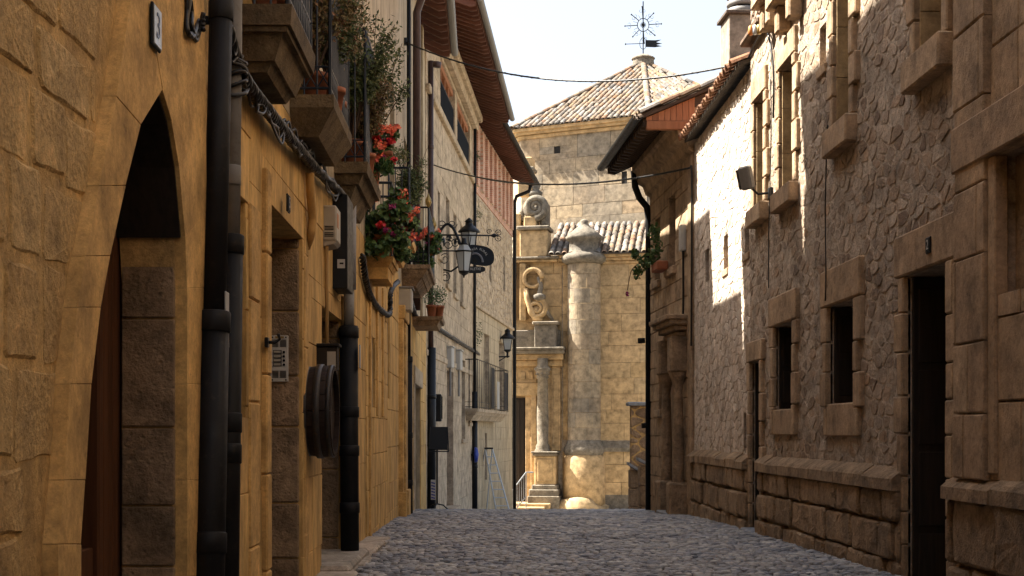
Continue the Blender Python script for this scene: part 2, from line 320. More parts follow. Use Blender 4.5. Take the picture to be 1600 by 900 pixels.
def voronoi(u0, u1, z0, z1, a, b, joint, rects=(), jit=.42):
    nu, nz = max(1, int((u1-u0)/a)), max(1, int((z1-z0)/b)); a, b = (u1-u0)/nu, (z1-z0)/nz
    sd = {}
    for j in range(-2, nz+2):
        for i in range(-2, nu+2):
            sd[i, j] = (u0+(i+.5+(.5 if j % 2 else 0)*.9+rng.uniform(-jit, jit))*a, z0+(j+.5+rng.uniform(-jit, jit)*.9)*b)
    k = a/b; out = []
    for j in range(-1, nz+1):
        for i in range(-1, nu+1):
            s = sd[i, j]; poly = [(s[0]-1.6*a, s[1]-1.6*b), (s[0]+1.6*a, s[1]-1.6*b), (s[0]+1.6*a, s[1]+1.6*b), (s[0]-1.6*a, s[1]+1.6*b)]
            for dj in (-2, -1, 0, 1, 2):
                for di in (-2, -1, 0, 1, 2):
                    if (di or dj) and (i+di, j+dj) in sd:
                        t = sd[i+di, j+dj]; du, dz = t[0]-s[0], (t[1]-s[1])*k
                        L = math.hypot(du, dz); nx, nzz = du/L, dz/L*k; mx, mz = (s[0]+t[0])/2, (s[1]+t[1])/2
                        ln = math.hypot(nx, nzz); poly = clip(poly, nx/ln, nzz/ln, (nx*mx+nzz*mz)/ln-joint/2)
                        if len(poly) < 3: break
                if len(poly) < 3: break
            if len(poly) < 3: continue
            poly = clip(clip(clip(clip(poly, -1, 0, -u0), 1, 0, u1), 0, -1, -z0), 0, 1, z1)
            if len(poly) < 3: continue
            poly = cut_rects(poly, rects)
            if not poly: continue
            q = []
            for n in range(len(poly)):                       # knock the corners off
                p0, p1, p2 = poly[n-1], poly[n], poly[(n+1) % len(poly)]; f = rng.uniform(.12, .3)
                q.append((p1[0]+(p0[0]-p1[0])*f, p1[1]+(p0[1]-p1[1])*f)); q.append((p1[0]+(p2[0]-p1[0])*f, p1[1]+(p2[1]-p1[1])*f))
            out.append(q)
    return out
def worn(polys, keep, s0, s1, rag, seg, soft=0):
    """stones half hidden in mortar: some lost, some smaller, all with ragged outlines"""
    out = []
    for p in polys:
        if rng.random() > keep: continue
        c = cen(p); k = rng.uniform(s0, s1); q = [(c[0]+(a-c[0])*k, c[1]+(b-c[1])*k) for a, b in p]; A = math.sqrt(abs(area(q))); o = []
        for i in range(len(q)):
            a, b = q[i], q[(i+1) % len(q)]; L = math.hypot(b[0]-a[0], b[1]-a[1]); n = max(1, int(L/seg))
            for j in range(n):
                t = j/n; x, z = a[0]+(b[0]-a[0])*t, a[1]+(b[1]-a[1])*t; f = 1+rng.uniform(-rag, rag*.35); o.append((c[0]+(x-c[0])*f, c[1]+(z-c[1])*f))
        for _ in range(soft):
            o = [((o[i][0]*(3 if s_ else 1)+o[(i+1) % len(o)][0]*(1 if s_ else 3))/4, (o[i][1]*(3 if s_ else 1)+o[(i+1) % len(o)][1]*(1 if s_ else 3))/4) for i in range(len(o)) for s_ in (1, 0)]
        out.append(o)
    return out
def ashlar(u0, u1, z0, z1, hr, wr, joint, rects=(), wob=0.0):
    out = []; z = z0
    while z < z1-.02:
        h = rng.uniform(*hr); h = z1-z if z+h > z1-hr[0]*.6 else h
        u = u0-rng.uniform(0, wr[0])
        while u < u1-.02:
            wd = rng.uniform(*wr); a, b = max(u, u0), min(u+wd, u1); u += wd
            if b-a < .05: continue
            j = joint/2; p = [(a+j, z+j), (b-j, z+j), (b-j, z+h-j), (a+j, z+h-j)]
            if wob: p = [(q[0]+rng.uniform(-wob, wob), q[1]+rng.uniform(-wob, wob)) for q in p]
            # split round openings so that no block is lost
            todo = [p]
            for r in rects:
                nxt = []
                for t in todo:
                    us = [q[0] for q in t]; zs = [q[1] for q in t]
                    if max(us) <= r[0] or min(us) >= r[1] or max(zs) <= r[2] or min(zs) >= r[3]: nxt.append(t); continue
                    mid = clip(clip(t, 0, 1, r[3]), 0, -1, -r[2])
                    for s_ in (clip(t, 0, 1, r[2]-j), clip(t, 0, -1, -r[3]-j), clip(mid, 1, 0, r[0]-j) if len(mid) > 2 else [], clip(mid, -1, 0, -r[1]-j) if len(mid) > 2 else []):
                        if len(s_) > 2 and abs(area(s_)) > .004:
                            us2 = [q[0] for q in s_]; zs2 = [q[1] for q in s_]
                            if max(us2)-min(us2) > .03 and max(zs2)-min(zs2) > .03: nxt.append(s_)
                todo = nxt
            out += todo
        z += h
    return out
def stone(mb, poly, yb, yf, ch, jit=0.0):
    """one block: polygon in (x, z), back at yb, face at yf (outwards is -y), chamfer ch"""
    n = len(poly); c = cen(poly); A = math.sqrt(abs(area(poly))); ch = min(ch, A*.22)
    inn = []
    for q in poly:
        d = math.hypot(c[0]-q[0], c[1]-q[1]) or 1; k = min(.45, ch*1.25/d); inn.append((q[0]+(c[0]-q[0])*k, q[1]+(c[1]-q[1])*k))
    v = [(q[0], yb, q[1]) for q in poly]+[(q[0], yf+ch*.8, q[1]) for q in poly]
    v += [(q[0], yf+rng.uniform(-jit, jit), q[1]) for q in inn]+[(c[0]+rng.uniform(-.1, .1)*A, yf-rng.uniform(0, jit*.8), c[1]+rng.uniform(-.1, .1)*A)]
    f = []
    for i in range(n):
        k = (i+1) % n; f += [(i, k, n+k, n+i), (n+i, n+k, 2*n+k, 2*n+i), (2*n+i, 2*n+k, 3*n)]
    mb.add(v, f)
def stones(polys, parent, mat, name, yb, yf, ch, jit=0.0, limit=300, weight=None, proud=0.0):
    """the largest in the picture become parts of their own, the rest one joined part"""
    pr = []
    for p in polys:
        if area(p) < 0: p = p[::-1]
        wgt = weight(cen(p)) if weight else 1.0
        pr.append((area(p)*wgt, p))
    pr.sort(key=lambda t: -t[0]); rest = MB()
    for i, (_, p) in enumerate(pr):
        y = yf-rng.uniform(0, proud)
        if i < limit:
            mb = MB(); stone(mb, p, yb, y, ch, jit); mb.build(name, mat, parent)
        else: stone(rest, p, yb, y, ch, jit)
    if rest.v:
        o = rest.build(name+'s', mat, parent); o['kind'] = 'stuff'

# ------------------------------------------------------------------ a house front
class House:
    def __init__(s, name, label, p0, p1, zb, zt, wall_mat, holes=(), depth=6.0, cat='house', group=None, cavity=1.4):
        s.p0, s.p1 = Vector(p0), Vector(p1); d = s.p1-s.p0; s.len = d.length; s.u_ = d.normalized(); s.rz = math.atan2(d.y, d.x)
        s.zb, s.zt = zb, zt; s.root = thing(name, label, cat, (p0[0], p0[1], 0), s.rz, group); s.mat = wall_mat
        s.depth = depth; s.cavity = cavity; s.holes = []
    def t(s, px, off=0.0):              # distance along the front seen at photo column px (off = outwards from the wall)
        n = Vector((s.u_.y, -s.u_.x)); p0 = s.p0+n*off; dx = (px-CX)/F
        return (dx*p0.y-p0.x)/(s.u_.x-dx*s.u_.y)
    def Y(s, px, off=0.0): return s.p0.y+s.u_.y*s.t(px, off)-s.u_.x*off
    def z(s, px, py, off=0.0): return EYE+(CY-py)/F*s.Y(px, off)
    def uz(s, px, py, off=0.0): return (s.t(px, off), s.z(px, py, off))
    def rect(s, pxa, pxb, pt, pyt, pyb, zb=None):      # columns pxa..pxb, top/bottom rows read at column pt
        a, b = sorted((s.t(pxa), s.t(pxb))); return (a, b, s.z(pt, pyb) if zb is None else zb, s.z(pt, pyt))
    def world(s, u, y, z):
        n = Vector((s.u_.y, -s.u_.x)); q = s.p0+s.u_*u-n*y; return Vector((q.x, q.y, z))
    def hole(s, r, depth=.25):
        poly = [(r[0], r[2]), (r[1], r[2]), (r[1], r[3]), (r[0], r[3])] if len(r) == 4 and not isinstance(r[0], (tuple, list)) else list(r)
        s.holes.append((poly, depth)); return r
    def rects(s, grow=0.0):
        out = []
        for p, _ in s.holes:
            us = [q[0] for q in p]; zs = [q[1] for q in p]; out.append((min(us)-grow, max(us)+grow, min(zs)-grow, max(zs)+grow))
        return out
    def wall(s, reveal_mat=None, ends=True):
        L, zb, zt, D, cv = s.len, s.zb, s.zt, s.depth, s.cavity
        loops = [[Vector((0, 0, zb)), Vector((L, 0, zb)), Vector((L, 0, zt)), Vector((0, 0, zt))]]
        for p, _ in s.holes: loops.append([Vector((q[0], 0, q[1])) for q in p])
        flat = [v for l in loops for v in l]
        mb = MB(); mb.add(flat, [tuple(t) for t in tessellate_polygon(loops)])
        for p, d in s.holes:
            n = len(p); mb.add([(q[0], 0, q[1]) for q in p]+[(q[0], d, q[1]) for q in p], [(i, (i+1) % n, n+(i+1) % n, n+i) for i in range(n)])
        mb.box(0, L, cv, D, zb, zt)
        mb.add([(0, 0, zb), (0, cv, zb), (0, cv, zt), (0, 0, zt)], [(0, 1, 2, 3)]); mb.add([(L, 0, zb), (L, cv, zb), (L, cv, zt), (L, 0, zt)], [(0, 1, 2, 3)])
        mb.add([(0, 0, zt), (L, 0, zt), (L, cv, zt), (0, cv, zt)], [(0, 1, 2, 3)])
        return mb.build('wall', s.mat, s.root)
    def bx(s, name, m, u0, u1, y0, y1, z0, z1, b=.008, parent=None):
        return MB().box(u0, u1, y0, y1, z0, z1, b).build(name, m, parent or s.root)
    def wt(s, c):                       # apparent size weight of a place on the wall
        q = s.world(c[0], 0, c[1]); px = CX+q.x/q.y*F if q.y > .3 else -9999; py = CY-(c[1]-EYE)/max(q.y, .3)*F
        k = 1.0/max(q.y, 1)**3
        return k if -30 < px < 1630 and -60 < py < 960 else k*.02

def boards(parent, name, m, u0, u1, z0, z1, y0, y1, n, gap=.006, b=.004):
    w_ = (u1-u0)/n
    for i in range(n): MB().box(u0+i*w_+gap/2, u0+(i+1)*w_-gap/2, y0, y1, z0, z1, b).build(name, m, parent)
def eave(h, u0, u1, zo, over, rise, n, mr, mt, gut=None, tile_r=.085, thick=.05, th_in=.16, soffit=None, fascia=None):
    """projecting roof edge of house h: sloping soffit boards, rafters, edge tiles, gutter"""
    r = MB(); y1 = 2.5; k = rise/over
    r.prismx([(-over, zo), (-over, zo+thick), (y1, zo+thick+k*(over+y1)), (y1, zo+k*(over+y1))], u0, u1)
    roof = r.build('roof', M['soffit'] if mr is M['rafter'] else mr, h.root)
    raf = MB().prismx([(-over+.02, zo-.11), (-over+.02, zo-.01), (.3, zo-.01+k*(over+.3)), (.3, zo-.16+k*(over+.3)), (-over+.16, zo-.13)], -.045, .045).mesh('rafter', mr)
    for i in range(n):
        o = obj('rafter', raf, h.root); o.location.x = u0+(i+.5)*(u1-u0)/n
    nt_ = int((u1-u0)/.21); tm = tile_mesh('edge_tile', mt, tile_r, .45)
    st = Vector((0, 1, k)).normalized(); nn = Vector((0, -k, 1)).normalized()
    for i in range(nt_):
        o = obj('edge_tile', tm, roof); q = Vector((u0+(i+.5)*(u1-u0)/nt_, -over-.05, zo+thick-.045))
        o.matrix_basis = Matrix(((1, st[0], nn[0], q.x), (0, st[1], nn[1], q.y), (0, st[2], nn[2], q.z), (0, 0, 0, 1)))
    if gut:
        gm = MB(); pts = []
        for i in range(7):
            t = math.pi+math.pi*i/6; pts.append((-over-.09+.075*math.cos(t), zo+.03+.075*math.sin(t)))
        pts += [(y+( .008 if y > -over-.09 else -.008), z) for y, z in pts[::-1]]
        gm.prismx(pts, u0, u1); gm.build('gutter', gut, h.root)
    return roof
def tile_mesh(name, m, r=.09, L=.45, seg=6):
    mb = MB(); v = []
    for (y, k) in ((0, 1.0), (L, .82)):
        for rr in (r*k, r*k-.016):
            for i in range(seg+1):
                t = math.pi*i/seg; v.append((rr*math.cos(t), y, rr*math.sin(t)*.85+(.02 if y else 0)))
    n = seg+1; f = []
    for i in range(seg): f += [(i, i+1, 2*n+i+1, 2*n+i), (n+i, 3*n+i, 3*n+i+1, n+i+1), (i, n+i, n+i+1, i+1)]
    mb.add(v, f); return mb.mesh(name, m, False)
def tile_face(parent, O, a, s, poly, mt, limit, pitch=.24, step=.36, r=.1, L=.45, world=True):
    """cover tiles laid over a sloping face: O origin, a along the eave, s up the slope, poly in (a, s) units"""
    a = a.normalized(); s = s.normalized(); n = a.cross(s).normalized(); ts = []
    x0 = min(q[0] for q in poly); x1 = max(q[0] for q in poly); y0 = min(q[1] for q in poly); y1 = max(q[1] for q in poly)
    i = 0; x = x0+pitch/2
    while x < x1:
        y = y0
        while y < y1:
            if inside((x, y+.12), poly):
                q = O+a*(x+rng.uniform(-.02, .02))+s*(y+rng.uniform(-.03, .03)-.05)+n*rng.uniform(-.005, .02)
                sk = rng.uniform(-.06, .06); a2 = (a+s*sk).normalized(); s2 = (s-a*sk+n*rng.uniform(-.02, .03)).normalized(); n2 = a2.cross(s2).normalized(); a2 = s2.cross(n2)
                ts.append(Matrix(((a2.x, s2.x, n2.x, q.x), (a2.y, s2.y, n2.y, q.y), (a2.z, s2.z, n2.z, q.z), (0, 0, 0, 1))))
            y += step
        x += pitch
    me = tile_mesh('roof_tile', mt, r, L); vs = [v.co.copy() for v in me.vertices]; fs = [tuple(p.vertices) for p in me.polygons]
    rng.shuffle(ts); rest = MB()
    for k, m in enumerate(ts):
        if k < limit:
            o = obj('roof_tile', me, parent); o.matrix_basis = m
        else: rest.add([m @ v for v in vs], fs)
    if rest.v:
        o = rest.build('roof_tiles', mt, parent); o['kind'] = 'stuff'
def text_mesh(body, size, name, m, parent, M4, extr=.002, align='CENTER'):
    cu = bpy.data.curves.new(name, 'FONT'); cu.body = body; cu.size = size; cu.extrude = extr; cu.align_x = align; cu.align_y = 'CENTER'
    to = bpy.data.objects.new('t', cu); C.objects.link(to); dg = bpy.context.evaluated_depsgraph_get()
    me = bpy.data.meshes.new_from_object(to.evaluated_get(dg)); bpy.data.objects.remove(to); bpy.data.curves.remove(cu)
    me.materials.clear(); me.materials.append(m); o = obj(name, me, parent); o.matrix_basis = M4; return o
def up_text(loc, rz=0, sx=1.0):        # stands upright, facing local -y
    return Matrix.Translation(loc) @ Matrix.Rotation(rz, 4, 'Z') @ Matrix.Rotation(math.pi/2, 4, 'X') @ Matrix.Diagonal((sx, 1, 1, 1))
# ------------------------------------------------------------------ ground, street, cobbles
ys = [-60, -30, -10]+[i*1.0 for i in range(-5, 70)]+[80, 95, 120, 200, 400, 900]; xs = [-900, -200, -60, -20, -8, -4, -2, 0, 2, 4, 8, 20, 60, 200, 900]
mb = MB(); nx = len(xs)
for y in ys:
    for x in xs: mb.v.append((x, y, g(y)-.035))
for j in range(len(ys)-1):
    for i in range(nx-1): mb.f.append((j*nx+i, j*nx+i+1, (j+1)*nx+i+1, (j+1)*nx+i))
ground = mb.build('ground', M['earth']); ground['kind'] = 'structure'
def strip(name, m, y0, y1, xl, xr, dz, n):
    mb = MB()
    for j in range(n+1):
        y = y0+(y1-y0)*j/n
        for k in range(5): mb.v.append((xl+(xr-xl)*k/4, y, g(y)+dz))
    for j in range(n):
        for k in range(4): mb.f.append((j*5+k, j*5+k+1, (j+1)*5+k+1, (j+1)*5+k))
    o = mb.build(name, m); o['kind'] = 'structure'; return o
street = strip('street', M['road'], -40, 28.6, -1.5, 3.6, -.018, 40)
far_road = strip('far_pavement', M['paving'], 28.6, 47, -1.6, 3.5, .012, 24)
def cobble_mesh(seed):
    r = random.Random(seed); bm = bmesh.new(); bmesh.ops.create_icosphere(bm, subdivisions=2, radius=1)
    ph = [r.uniform(0, 6) for _ in range(4)]
    for v in bm.verts:
        t = math.atan2(v.co.y, v.co.x); k = 1+.14*math.sin(2*t+ph[0])+.08*math.sin(3*t+ph[1])
        z = v.co.z; v.co.x *= k*.056; v.co.y *= k*.046; v.co.z = (min(z, .62+.05*math.sin(4*t+ph[2])) if z > 0 else z*.3)*.045
    bmesh.ops.delete(bm, geom=[v for v in bm.verts if v.co.z < -.008], context='VERTS')
    return MB().bm(bm)
cms = [cobble_mesh(i) for i in range(6)]; cme = [c.mesh('cobble', M['cobble'], True) for c in cms]
sp = []
y = 9.0; row = 0
while y < 28.5:
    st = .088+max(0, y-12)*.0035
    x = -1.33+(row % 2)*st*.5
    while x < 3.42:
        if (x > -1.05 or y > 15.5):
            sp.append((x+rng.uniform(-.02, .02), y+rng.uniform(-.02, .02), rng.uniform(0, 6.28), rng.uniform(.8, 1.12)*st/.1, rng.randrange(6), rng.uniform(-.012, .012)))
        x += st*1.06
    y += st*.92; row += 1
near = sorted(sp, key=lambda q: abs(q[1]-11.4)+ (0 if abs(q[0]-.9) < 2.2 else 3))[:300]; ns = set(id(q) for q in near); rest = MB()
for q in sp:
    x, y, a, s, k, dz = q; zz = g(y)-.012+dz*.6; ca, sa = math.cos(a)*s, math.sin(a)*s
    if id(q) in ns:
        o = obj('cobble', cme[k], street); o.location = (x, y, zz); o.rotation_euler.z = a; o.scale = (s, s, 1)
    else: rest.add([(x+v[0]*ca-v[1]*sa, y+v[0]*sa+v[1]*ca, zz+v[2]) for v in cms[k].v], cms[k].f)
o = rest.build('cobbles', M['cobble'], street, True); o['kind'] = 'stuff'
y = 8.6
while y < 16:                                  # worn kerb slabs along the left wall
    L = rng.uniform(.6, 1.0); MB().box(-1.36, -1.06+rng.uniform(-.03, .03), y, y+L-.015, -.05, .028, .02).build('kerb_slab', M['kerb'], street).location.z = g(y+L/2)
    y += L

# ------------------------------------------------------------------ left row, house with the arched doorway
def left_house(name, label, y0, y1, zt, m, **k): return House(name, label, (-1.36, y0), (-1.36, y1), -1.2, zt, m, **k)
Shade = left_house('added_shade_house', 'unseen tall ochre block added behind the viewer on the left to cut light', -40, -1.02, 13.5, M['ochre_render']); Shade.wall()  # unseen house, added to shade the surfaces that face the camera
A = left_house('arched_door_house', 'rough ochre stone house with dark pointed arch doorway at left edge', -1, 6.96, 10.3, M['ochre_mortar'])
inL = [(103, 850), (110, 750), (120, 600), (135, 480), (150, 400), (175, 290), (200, 195), (235, 140)]
inR = [(235, 140), (250, 190), (262, 260), (272, 370), (275, 450), (275, 600), (275, 750), (275, 900)]
ouL = [(66, 850), (76, 750), (84, 600), (97, 480), (110, 400), (132, 290), (160, 150), (196, -40)]
ouR = [(300, -100), (304, 40), (306, 190), (307, 330), (307, 450), (307, 600), (307, 750), (307, 900)]
iL = [A.uz(*q) for q in inL]; iR = [A.uz(*q) for q in inR]; oL = [A.uz(*q) for q in ouL]; oR = [A.uz(*q) for q in ouR]
iL = [(iL[0][0]-.01, -.3)]+iL; oL = [(oL[0][0], -.3)]+oL; iR = iR+[(iR[-1][0], -.3)]; oR = oR+[(oR[-1][0], -.3)]
oL[-1] = (oL[-1][0], max(oL[-1][1], 3.05)); oR[0] = (oR[0][0], 3.35)
arch = iL+iR[1:]
A.hole(arch[::-1], .24); A.wall()
band = oL+oR
def off_band(p): return not inside(cen(p), band)
polys = []
for i in range(len(iL)-1):
    polys.append([oL[i], iL[i], iL[i+1], oL[i+1]])
polys.append([oL[-1], iL[-1], oR[0]])
for i in range(len(iR)-1): polys.append([iR[i], oR[i], oR[i+1], iR[i+1]])
def shrink(p, d):
    c = cen(p); return [(q[0]+(c[0]-q[0])*min(.2, d/max(.05, math.hypot(q[0]-c[0], q[1]-c[1]))), q[1]+(c[1]-q[1])*min(.2, d/max(.05, math.hypot(q[0]-c[0], q[1]-c[1])))) for q in p]
for p in polys:
    if area(p) < 0: p = p[::-1]
    mb = MB(); stone(mb, shrink(p, .0012), .02, -.05, .002, .001); mb.build('arch_stone', M['ochre_smooth'], A.root)
uA = A.t(-40)
left_part = worn([p for p in ashlar(uA, A.t(150), -.2, 3.6, (.2, .32), (.3, .62), .012, (), .022) if off_band(p)], 1.0, .95, 1.0, .06, .07, 1)
left_part += [p for p in ashlar(A.t(308), A.len-.01, -.2, 5, (.28, .45), (.3, .6), .012, (), .01)]
left_part += [p for p in ashlar(uA, A.len-.01, 3.4, 6, (.3, .45), (.4, .8), .014, (), .01)]
stones(left_part, A.root, M['ochre'], 'wall_stone', .02, -.002, .010, .002, weight=A.wt, proud=.008)
uj = A.t(275); zs = [-.3]+[A.z(275, q) for q in (885, 790, 668, 498, 372)]
for i in range(5): MB().box(uj-.016, uj+.01, .004, .238, zs[i]+.004, zs[i+1]-.004, .006).build('jamb_stone', M['plinth'], A.root)  # darker stone colour carries the shade of this jamb
# inner arch hood stone and the door

boards(A.root, 'door_board', M['wood_red'], 6.9, uj+.25, -.3, 3.0, .25, .30, 8)
boards(A.root, 'half_door_board', M['wood_red'], A.t(60), 6.85, -.3, .72, .26, .31, 8)
MB().box(6.85, 6.91, .235, .33, -.3, 3.0, .01).build('door_post', M['wood_red'], A.root)
shade_pts = [q for q in iR if q[1] >= A.z(275, 372)-.02]; shade_pts = [iL[-2]]+shade_pts
for (a, b) in zip(shade_pts[:-1], shade_pts[1:]):                    # dark strips put in as the shade under the arch head
    d = Vector((b[0]-a[0], b[1]-a[1])).normalized(); nx_, nz_ = (d.y, -d.x)
    if nz_ > 0: nx_, nz_ = -nx_, -nz_
    o_ = lambda q, y, k: (q[0]+nx_*k, y, q[1]+nz_*k)
    MB().add([o_(a, -.03, -.002), o_(b, -.03, -.002), o_(b, .5, -.002), o_(a, .5, -.002), o_(a, -.03, .016), o_(b, -.03, .016), o_(b, .5, .016), o_(a, .5, .016)], [(0, 1, 2, 3), (7, 6, 5, 4), (0, 4, 5, 1), (1, 5, 6, 2), (2, 6, 7, 3), (3, 7, 4, 0)]).build('arch_shade_strip', M['wood_dark'], A.root)
MB().box(A.t(40), uj+.6, 1.3, 1.35, -.3, 4).build('interior_wall', M['void'], A.root)

# ------------------------------------------------------------------ left row, house with balconies
B = left_house('balcony_house', 'ochre rendered house with stone balconies, barrel and deep doorways', 6.96, 16.15, 10.3, M['ochre_render'])
w1 = B.hole(B.rect(350, 381, 375, 310, 652), .22); d1 = B.hole(B.rect(413, 470, 425, 325, 900, -.3), .6); d2 = B.hole(B.rect(500, 531, 505, 481, 860, -.3), .35)
up1 = B.hole((.95, 1.75, 3.6, 5.9), .25); up2 = B.hole((3.0, 4.0, 3.6, 5.9), .25); up3 = B.hole((6.0, 7.0, 3.66, 5.9), .25)
B.wall()
rs = B.rects(.0)
pol = ashlar(.02, B.len-.01, -.25, 3.4, (.42, .6), (.7, 1.3), .004, rs, .002)
stones(pol, B.root, M['ochre_render'], 'wall_block', .01, -.012, .006, .002, weight=B.wt, proud=.006)
pol = ashlar(.02, B.len-.01, 3.4, 10.1, (.5, .6), (.9, 1.4), .004, rs, .002)
stones(pol, B.root, M['cream'], 'upper_wall_block', .01, -.012, .004, .001, limit=40, weight=B.wt)
for (r, nm) in ((w1, 'window'), (up1, 'balcony_door'), (up2, 'balcony_door'), (up3, 'balcony_door')):
    p = B.bx(nm, M['wood_dark'], r[0], r[1], .2, .24, r[2], r[3], .004)
    B.bx('pane', M['pane'], r[0]+.08, (r[0]+r[1])/2-.04, .185, .205, r[2]+.15, r[3]-.1, .003, p); B.bx('pane', M['pane'], (r[0]+r[1])/2+.04, r[1]-.08, .185, .205, r[2]+.15, r[3]-.1, .003, p)
g_ = MB()
for i in range(4): g_.tube([(w1[0]+(i+.5)*(w1[1]-w1[0])/4, .06, w1[2]), (w1[0]+(i+.5)*(w1[1]-w1[0])/4, .06, w1[3])], .009, 6)
for zz in (.3, .6, .9): g_.tube([(w1[0], .06, w1[2]+zz), (w1[1], .06, w1[2]+zz)], .008, 6)
g_.build('window_grille', M['iron'], B.root)
# raised strips and frames beside the doorway
for (pa, pb, yt, yb, pr) in ((384, 399, 300, 900, .028), (404.5, 411.5, 260, 900, .05), (472, 478, 330, 900, .02), (531, 535, 460, 860, .035), (540, 556, 500, 860, .02)):
    a, b = B.t(pa), B.t(pb); zt = B.z(pa, yt); z0 = -.25
    while z0 < zt-.1:
        h = min(rng.uniform(.5, .9), zt-z0); B.bx('frame_stone', M['ochre_smooth'], a, b, .0, -pr-rng.uniform(0, .006), z0, z0+h-.006, .01); z0 += h
z0 = -.25
while z0 < d1[3]-.05:                                  # blocks of the deep far jamb
    h = min(rng.uniform(.35, .6), d1[3]-z0); B.bx('jamb_stone', M['plinth'], d1[1]-.014-rng.uniform(0, .012), d1[1]+.01, .012, .595, z0, z0+h-.008, .012); z0 += h  # shade of the jamb is put into the darker stone colour
boards(B.root, 'door_board', M['wood_dark'], d1[0], d1[1], -.3, d1[3], .56, .6, 7)
z0 = -.25
while z0 < d2[3]-.05:
    h = min(rng.uniform(.4, .7), d2[3]-z0); B.bx('jamb_stone', M['plinth'], d2[1]-.02, d2[1]+.01, .012, .345, z0, z0+h-.008, .012); z0 += h  # darker stone again, coloured for the shade on this jamb
boards(B.root, 'door_board', M['wood_dark'], d2[0], d2[1], -.3, d2[3], .31, .35, 6)
B.bx('doorstep', M['kerb'], d2[0]-.1, d2[1]+.2, -.26, .3, -.1, .09, .03)
eave(B, 0, B.len, 10.3, .7, .35, 17, M['rafter'], M['tile_red'], M['pipe_brown']); eave(A, 0, A.len, 10.3, .7, .35, 14, M['rafter'], M['tile_red'], M['pipe_brown'])

def railing(parent, u0, u1, pj, z, h=1.0, m=None, step=.075, lattice=True, open_near=False):
    r = MB(); m = m or M['iron_blue']
    path = [(u0, -.02), (u0, -pj), (u1, -pj), (u1, -.02)]
    for (a, b) in zip(path[:-1], path[1:]):
        L = math.hypot(b[0]-a[0], b[1]-a[1])
        for zz, rr in ((z+.05, .010), (z+.20, .008), (z+h, .016)): r.tube([(a[0], a[1], zz), (b[0], b[1], zz)], rr, 6)
        n = max(2, int(L/step))
        for i in range(n+1):
            q = (a[0]+(b[0]-a[0])*i/n, a[1]+(b[1]-a[1])*i/n); r.tube([(q[0], q[1], z), (q[0], q[1], z+h)], .007 if 0 < i < n else .013, 6)
            if lattice and i < n:
                q2 = (a[0]+(b[0]-a[0])*(i+1)/n, a[1]+(b[1]-a[1])*(i+1)/n)
                r.tube([(q[0], q[1], z+.05), (q2[0], q2[1], z+.20)], .005, 5); r.tube([(q2[0], q2[1], z+.05), (q[0], q[1], z+.20)], .005, 5)
    return r.build('railing', m, parent)
def balcony(h, u0, u1, z, pj, layers, mat, rail=True, rh=1.0, m=None, step=.075):
    b = MB(); zz = z
    for k, (th, cut, slope) in enumerate(layers):
        c2 = cut+slope
        v = [(u0+c2, 0, zz-th), (u1-c2, 0, zz-th), (u1-c2, -pj+c2, zz-th), (u0+c2, -pj+c2, zz-th), (u0+cut, 0, zz), (u1-cut, 0, zz), (u1-cut, -pj+cut, zz), (u0+cut, -pj+cut, zz)]
        b.add(v, [(0, 1, 2, 3), (4, 7, 6, 5), (3, 2, 6, 7), (0, 3, 7, 4), (1, 5, 6, 2)]); zz -= th+.001
    o = b.build('balcony', mat, h.root)
    if rail: railing(o, u0+.03, u1-.03, pj-.03, z, rh, m, step, step < .2)
    return o
b0 = 6.96
LY = [(.10, 0, .01), (.09, .05, .04), (.16, .12, .07)]
balcony(B, 7.66-b0, 8.74-b0, 3.53, .32, [(.11, 0, .01), (.03, .03, .0), (.14, .06, .05), (.05, .13, .03)], M['balcony'])
balcony(B, 9.80-b0, 11.15-b0, 3.55, .32, [(.09, 0, .0), (.18, .0, .12)], M['balcony'], rh=1.25)
balcony(B, 12.7-b0, 14.3-b0, 3.64, .32, LY, M['balcony'], rh=1.2)

# ------------------------------------------------------------------ left row, narrow houses further on
Cn = left_house('narrow_cream_house', 'cream house with slit window and flower balcony above ochre ground floor', 16.15, 19.65, 9.3, M['cream'])
s1 = Cn.hole(Cn.rect(577.5, 583, 580, 527, 636), .2); Cn.hole((.6, 1.4, 3.3, 5.6), .2); Cn.wall()
stones(ashlar(.01, Cn.len-.01, -.4, 3.2, (.4, .55), (.5, 1.0), .006, Cn.rects(), .003), Cn.root, M['ochre_render'], 'wall_block', .01, -.02, .008, .003, weight=Cn.wt, proud=.008)
for r in Cn.rects(): Cn.bx('window', M['wood_dark'], r[0], r[1], .17, .2, r[2], r[3], .004)
for pa in (573, 584.5, 593.5): Cn.bx('frame_stone', M['ochre_smooth'], Cn.t(pa), Cn.t(pa+2.2), .0, -.05, 1.4 if pa > 580 else -.3, 3.1, .008)
balcony(Cn, .03, 17.2-16.15, 3.22, .33, [(.06, 0, .01), (.05, .03, .03), (.14, .07, .0)], M['ochre_smooth'], rh=.85)
D2 = left_house('lower_cream_house', 'low cream house with one slit window beside the honey wooden door', 19.65, 22.25, 8.4, M['cream'])
D2.hole(D2.rect(603, 606, 604, 484, 622), .2); D2.hole((.9, 1.9, 4.1, 6.4), .2); D2.wall()
stones(ashlar(.01, D2.len-.01, -.4, 3.7, (.4, .55), (.5, 1.0), .006, D2.rects(), .003), D2.root, M['ochre_render'], 'wall_block', .01, -.02, .008, .003, weight=D2.wt, proud=.008)
for r in D2.rects(): D2.bx('window', M['wood_dark'], r[0], r[1], .17, .2, r[2], r[3], .004)
balcony(D2, .3, 2.0, 4.05, .33, LY, M['ochre_smooth'], rh=.9)
Dn = left_house('tall_cream_house', 'tall cream rendered house under brown rafters with honey wooden door', 22.25, 33.0, 10.1, M['cream']); d0 = 22.25
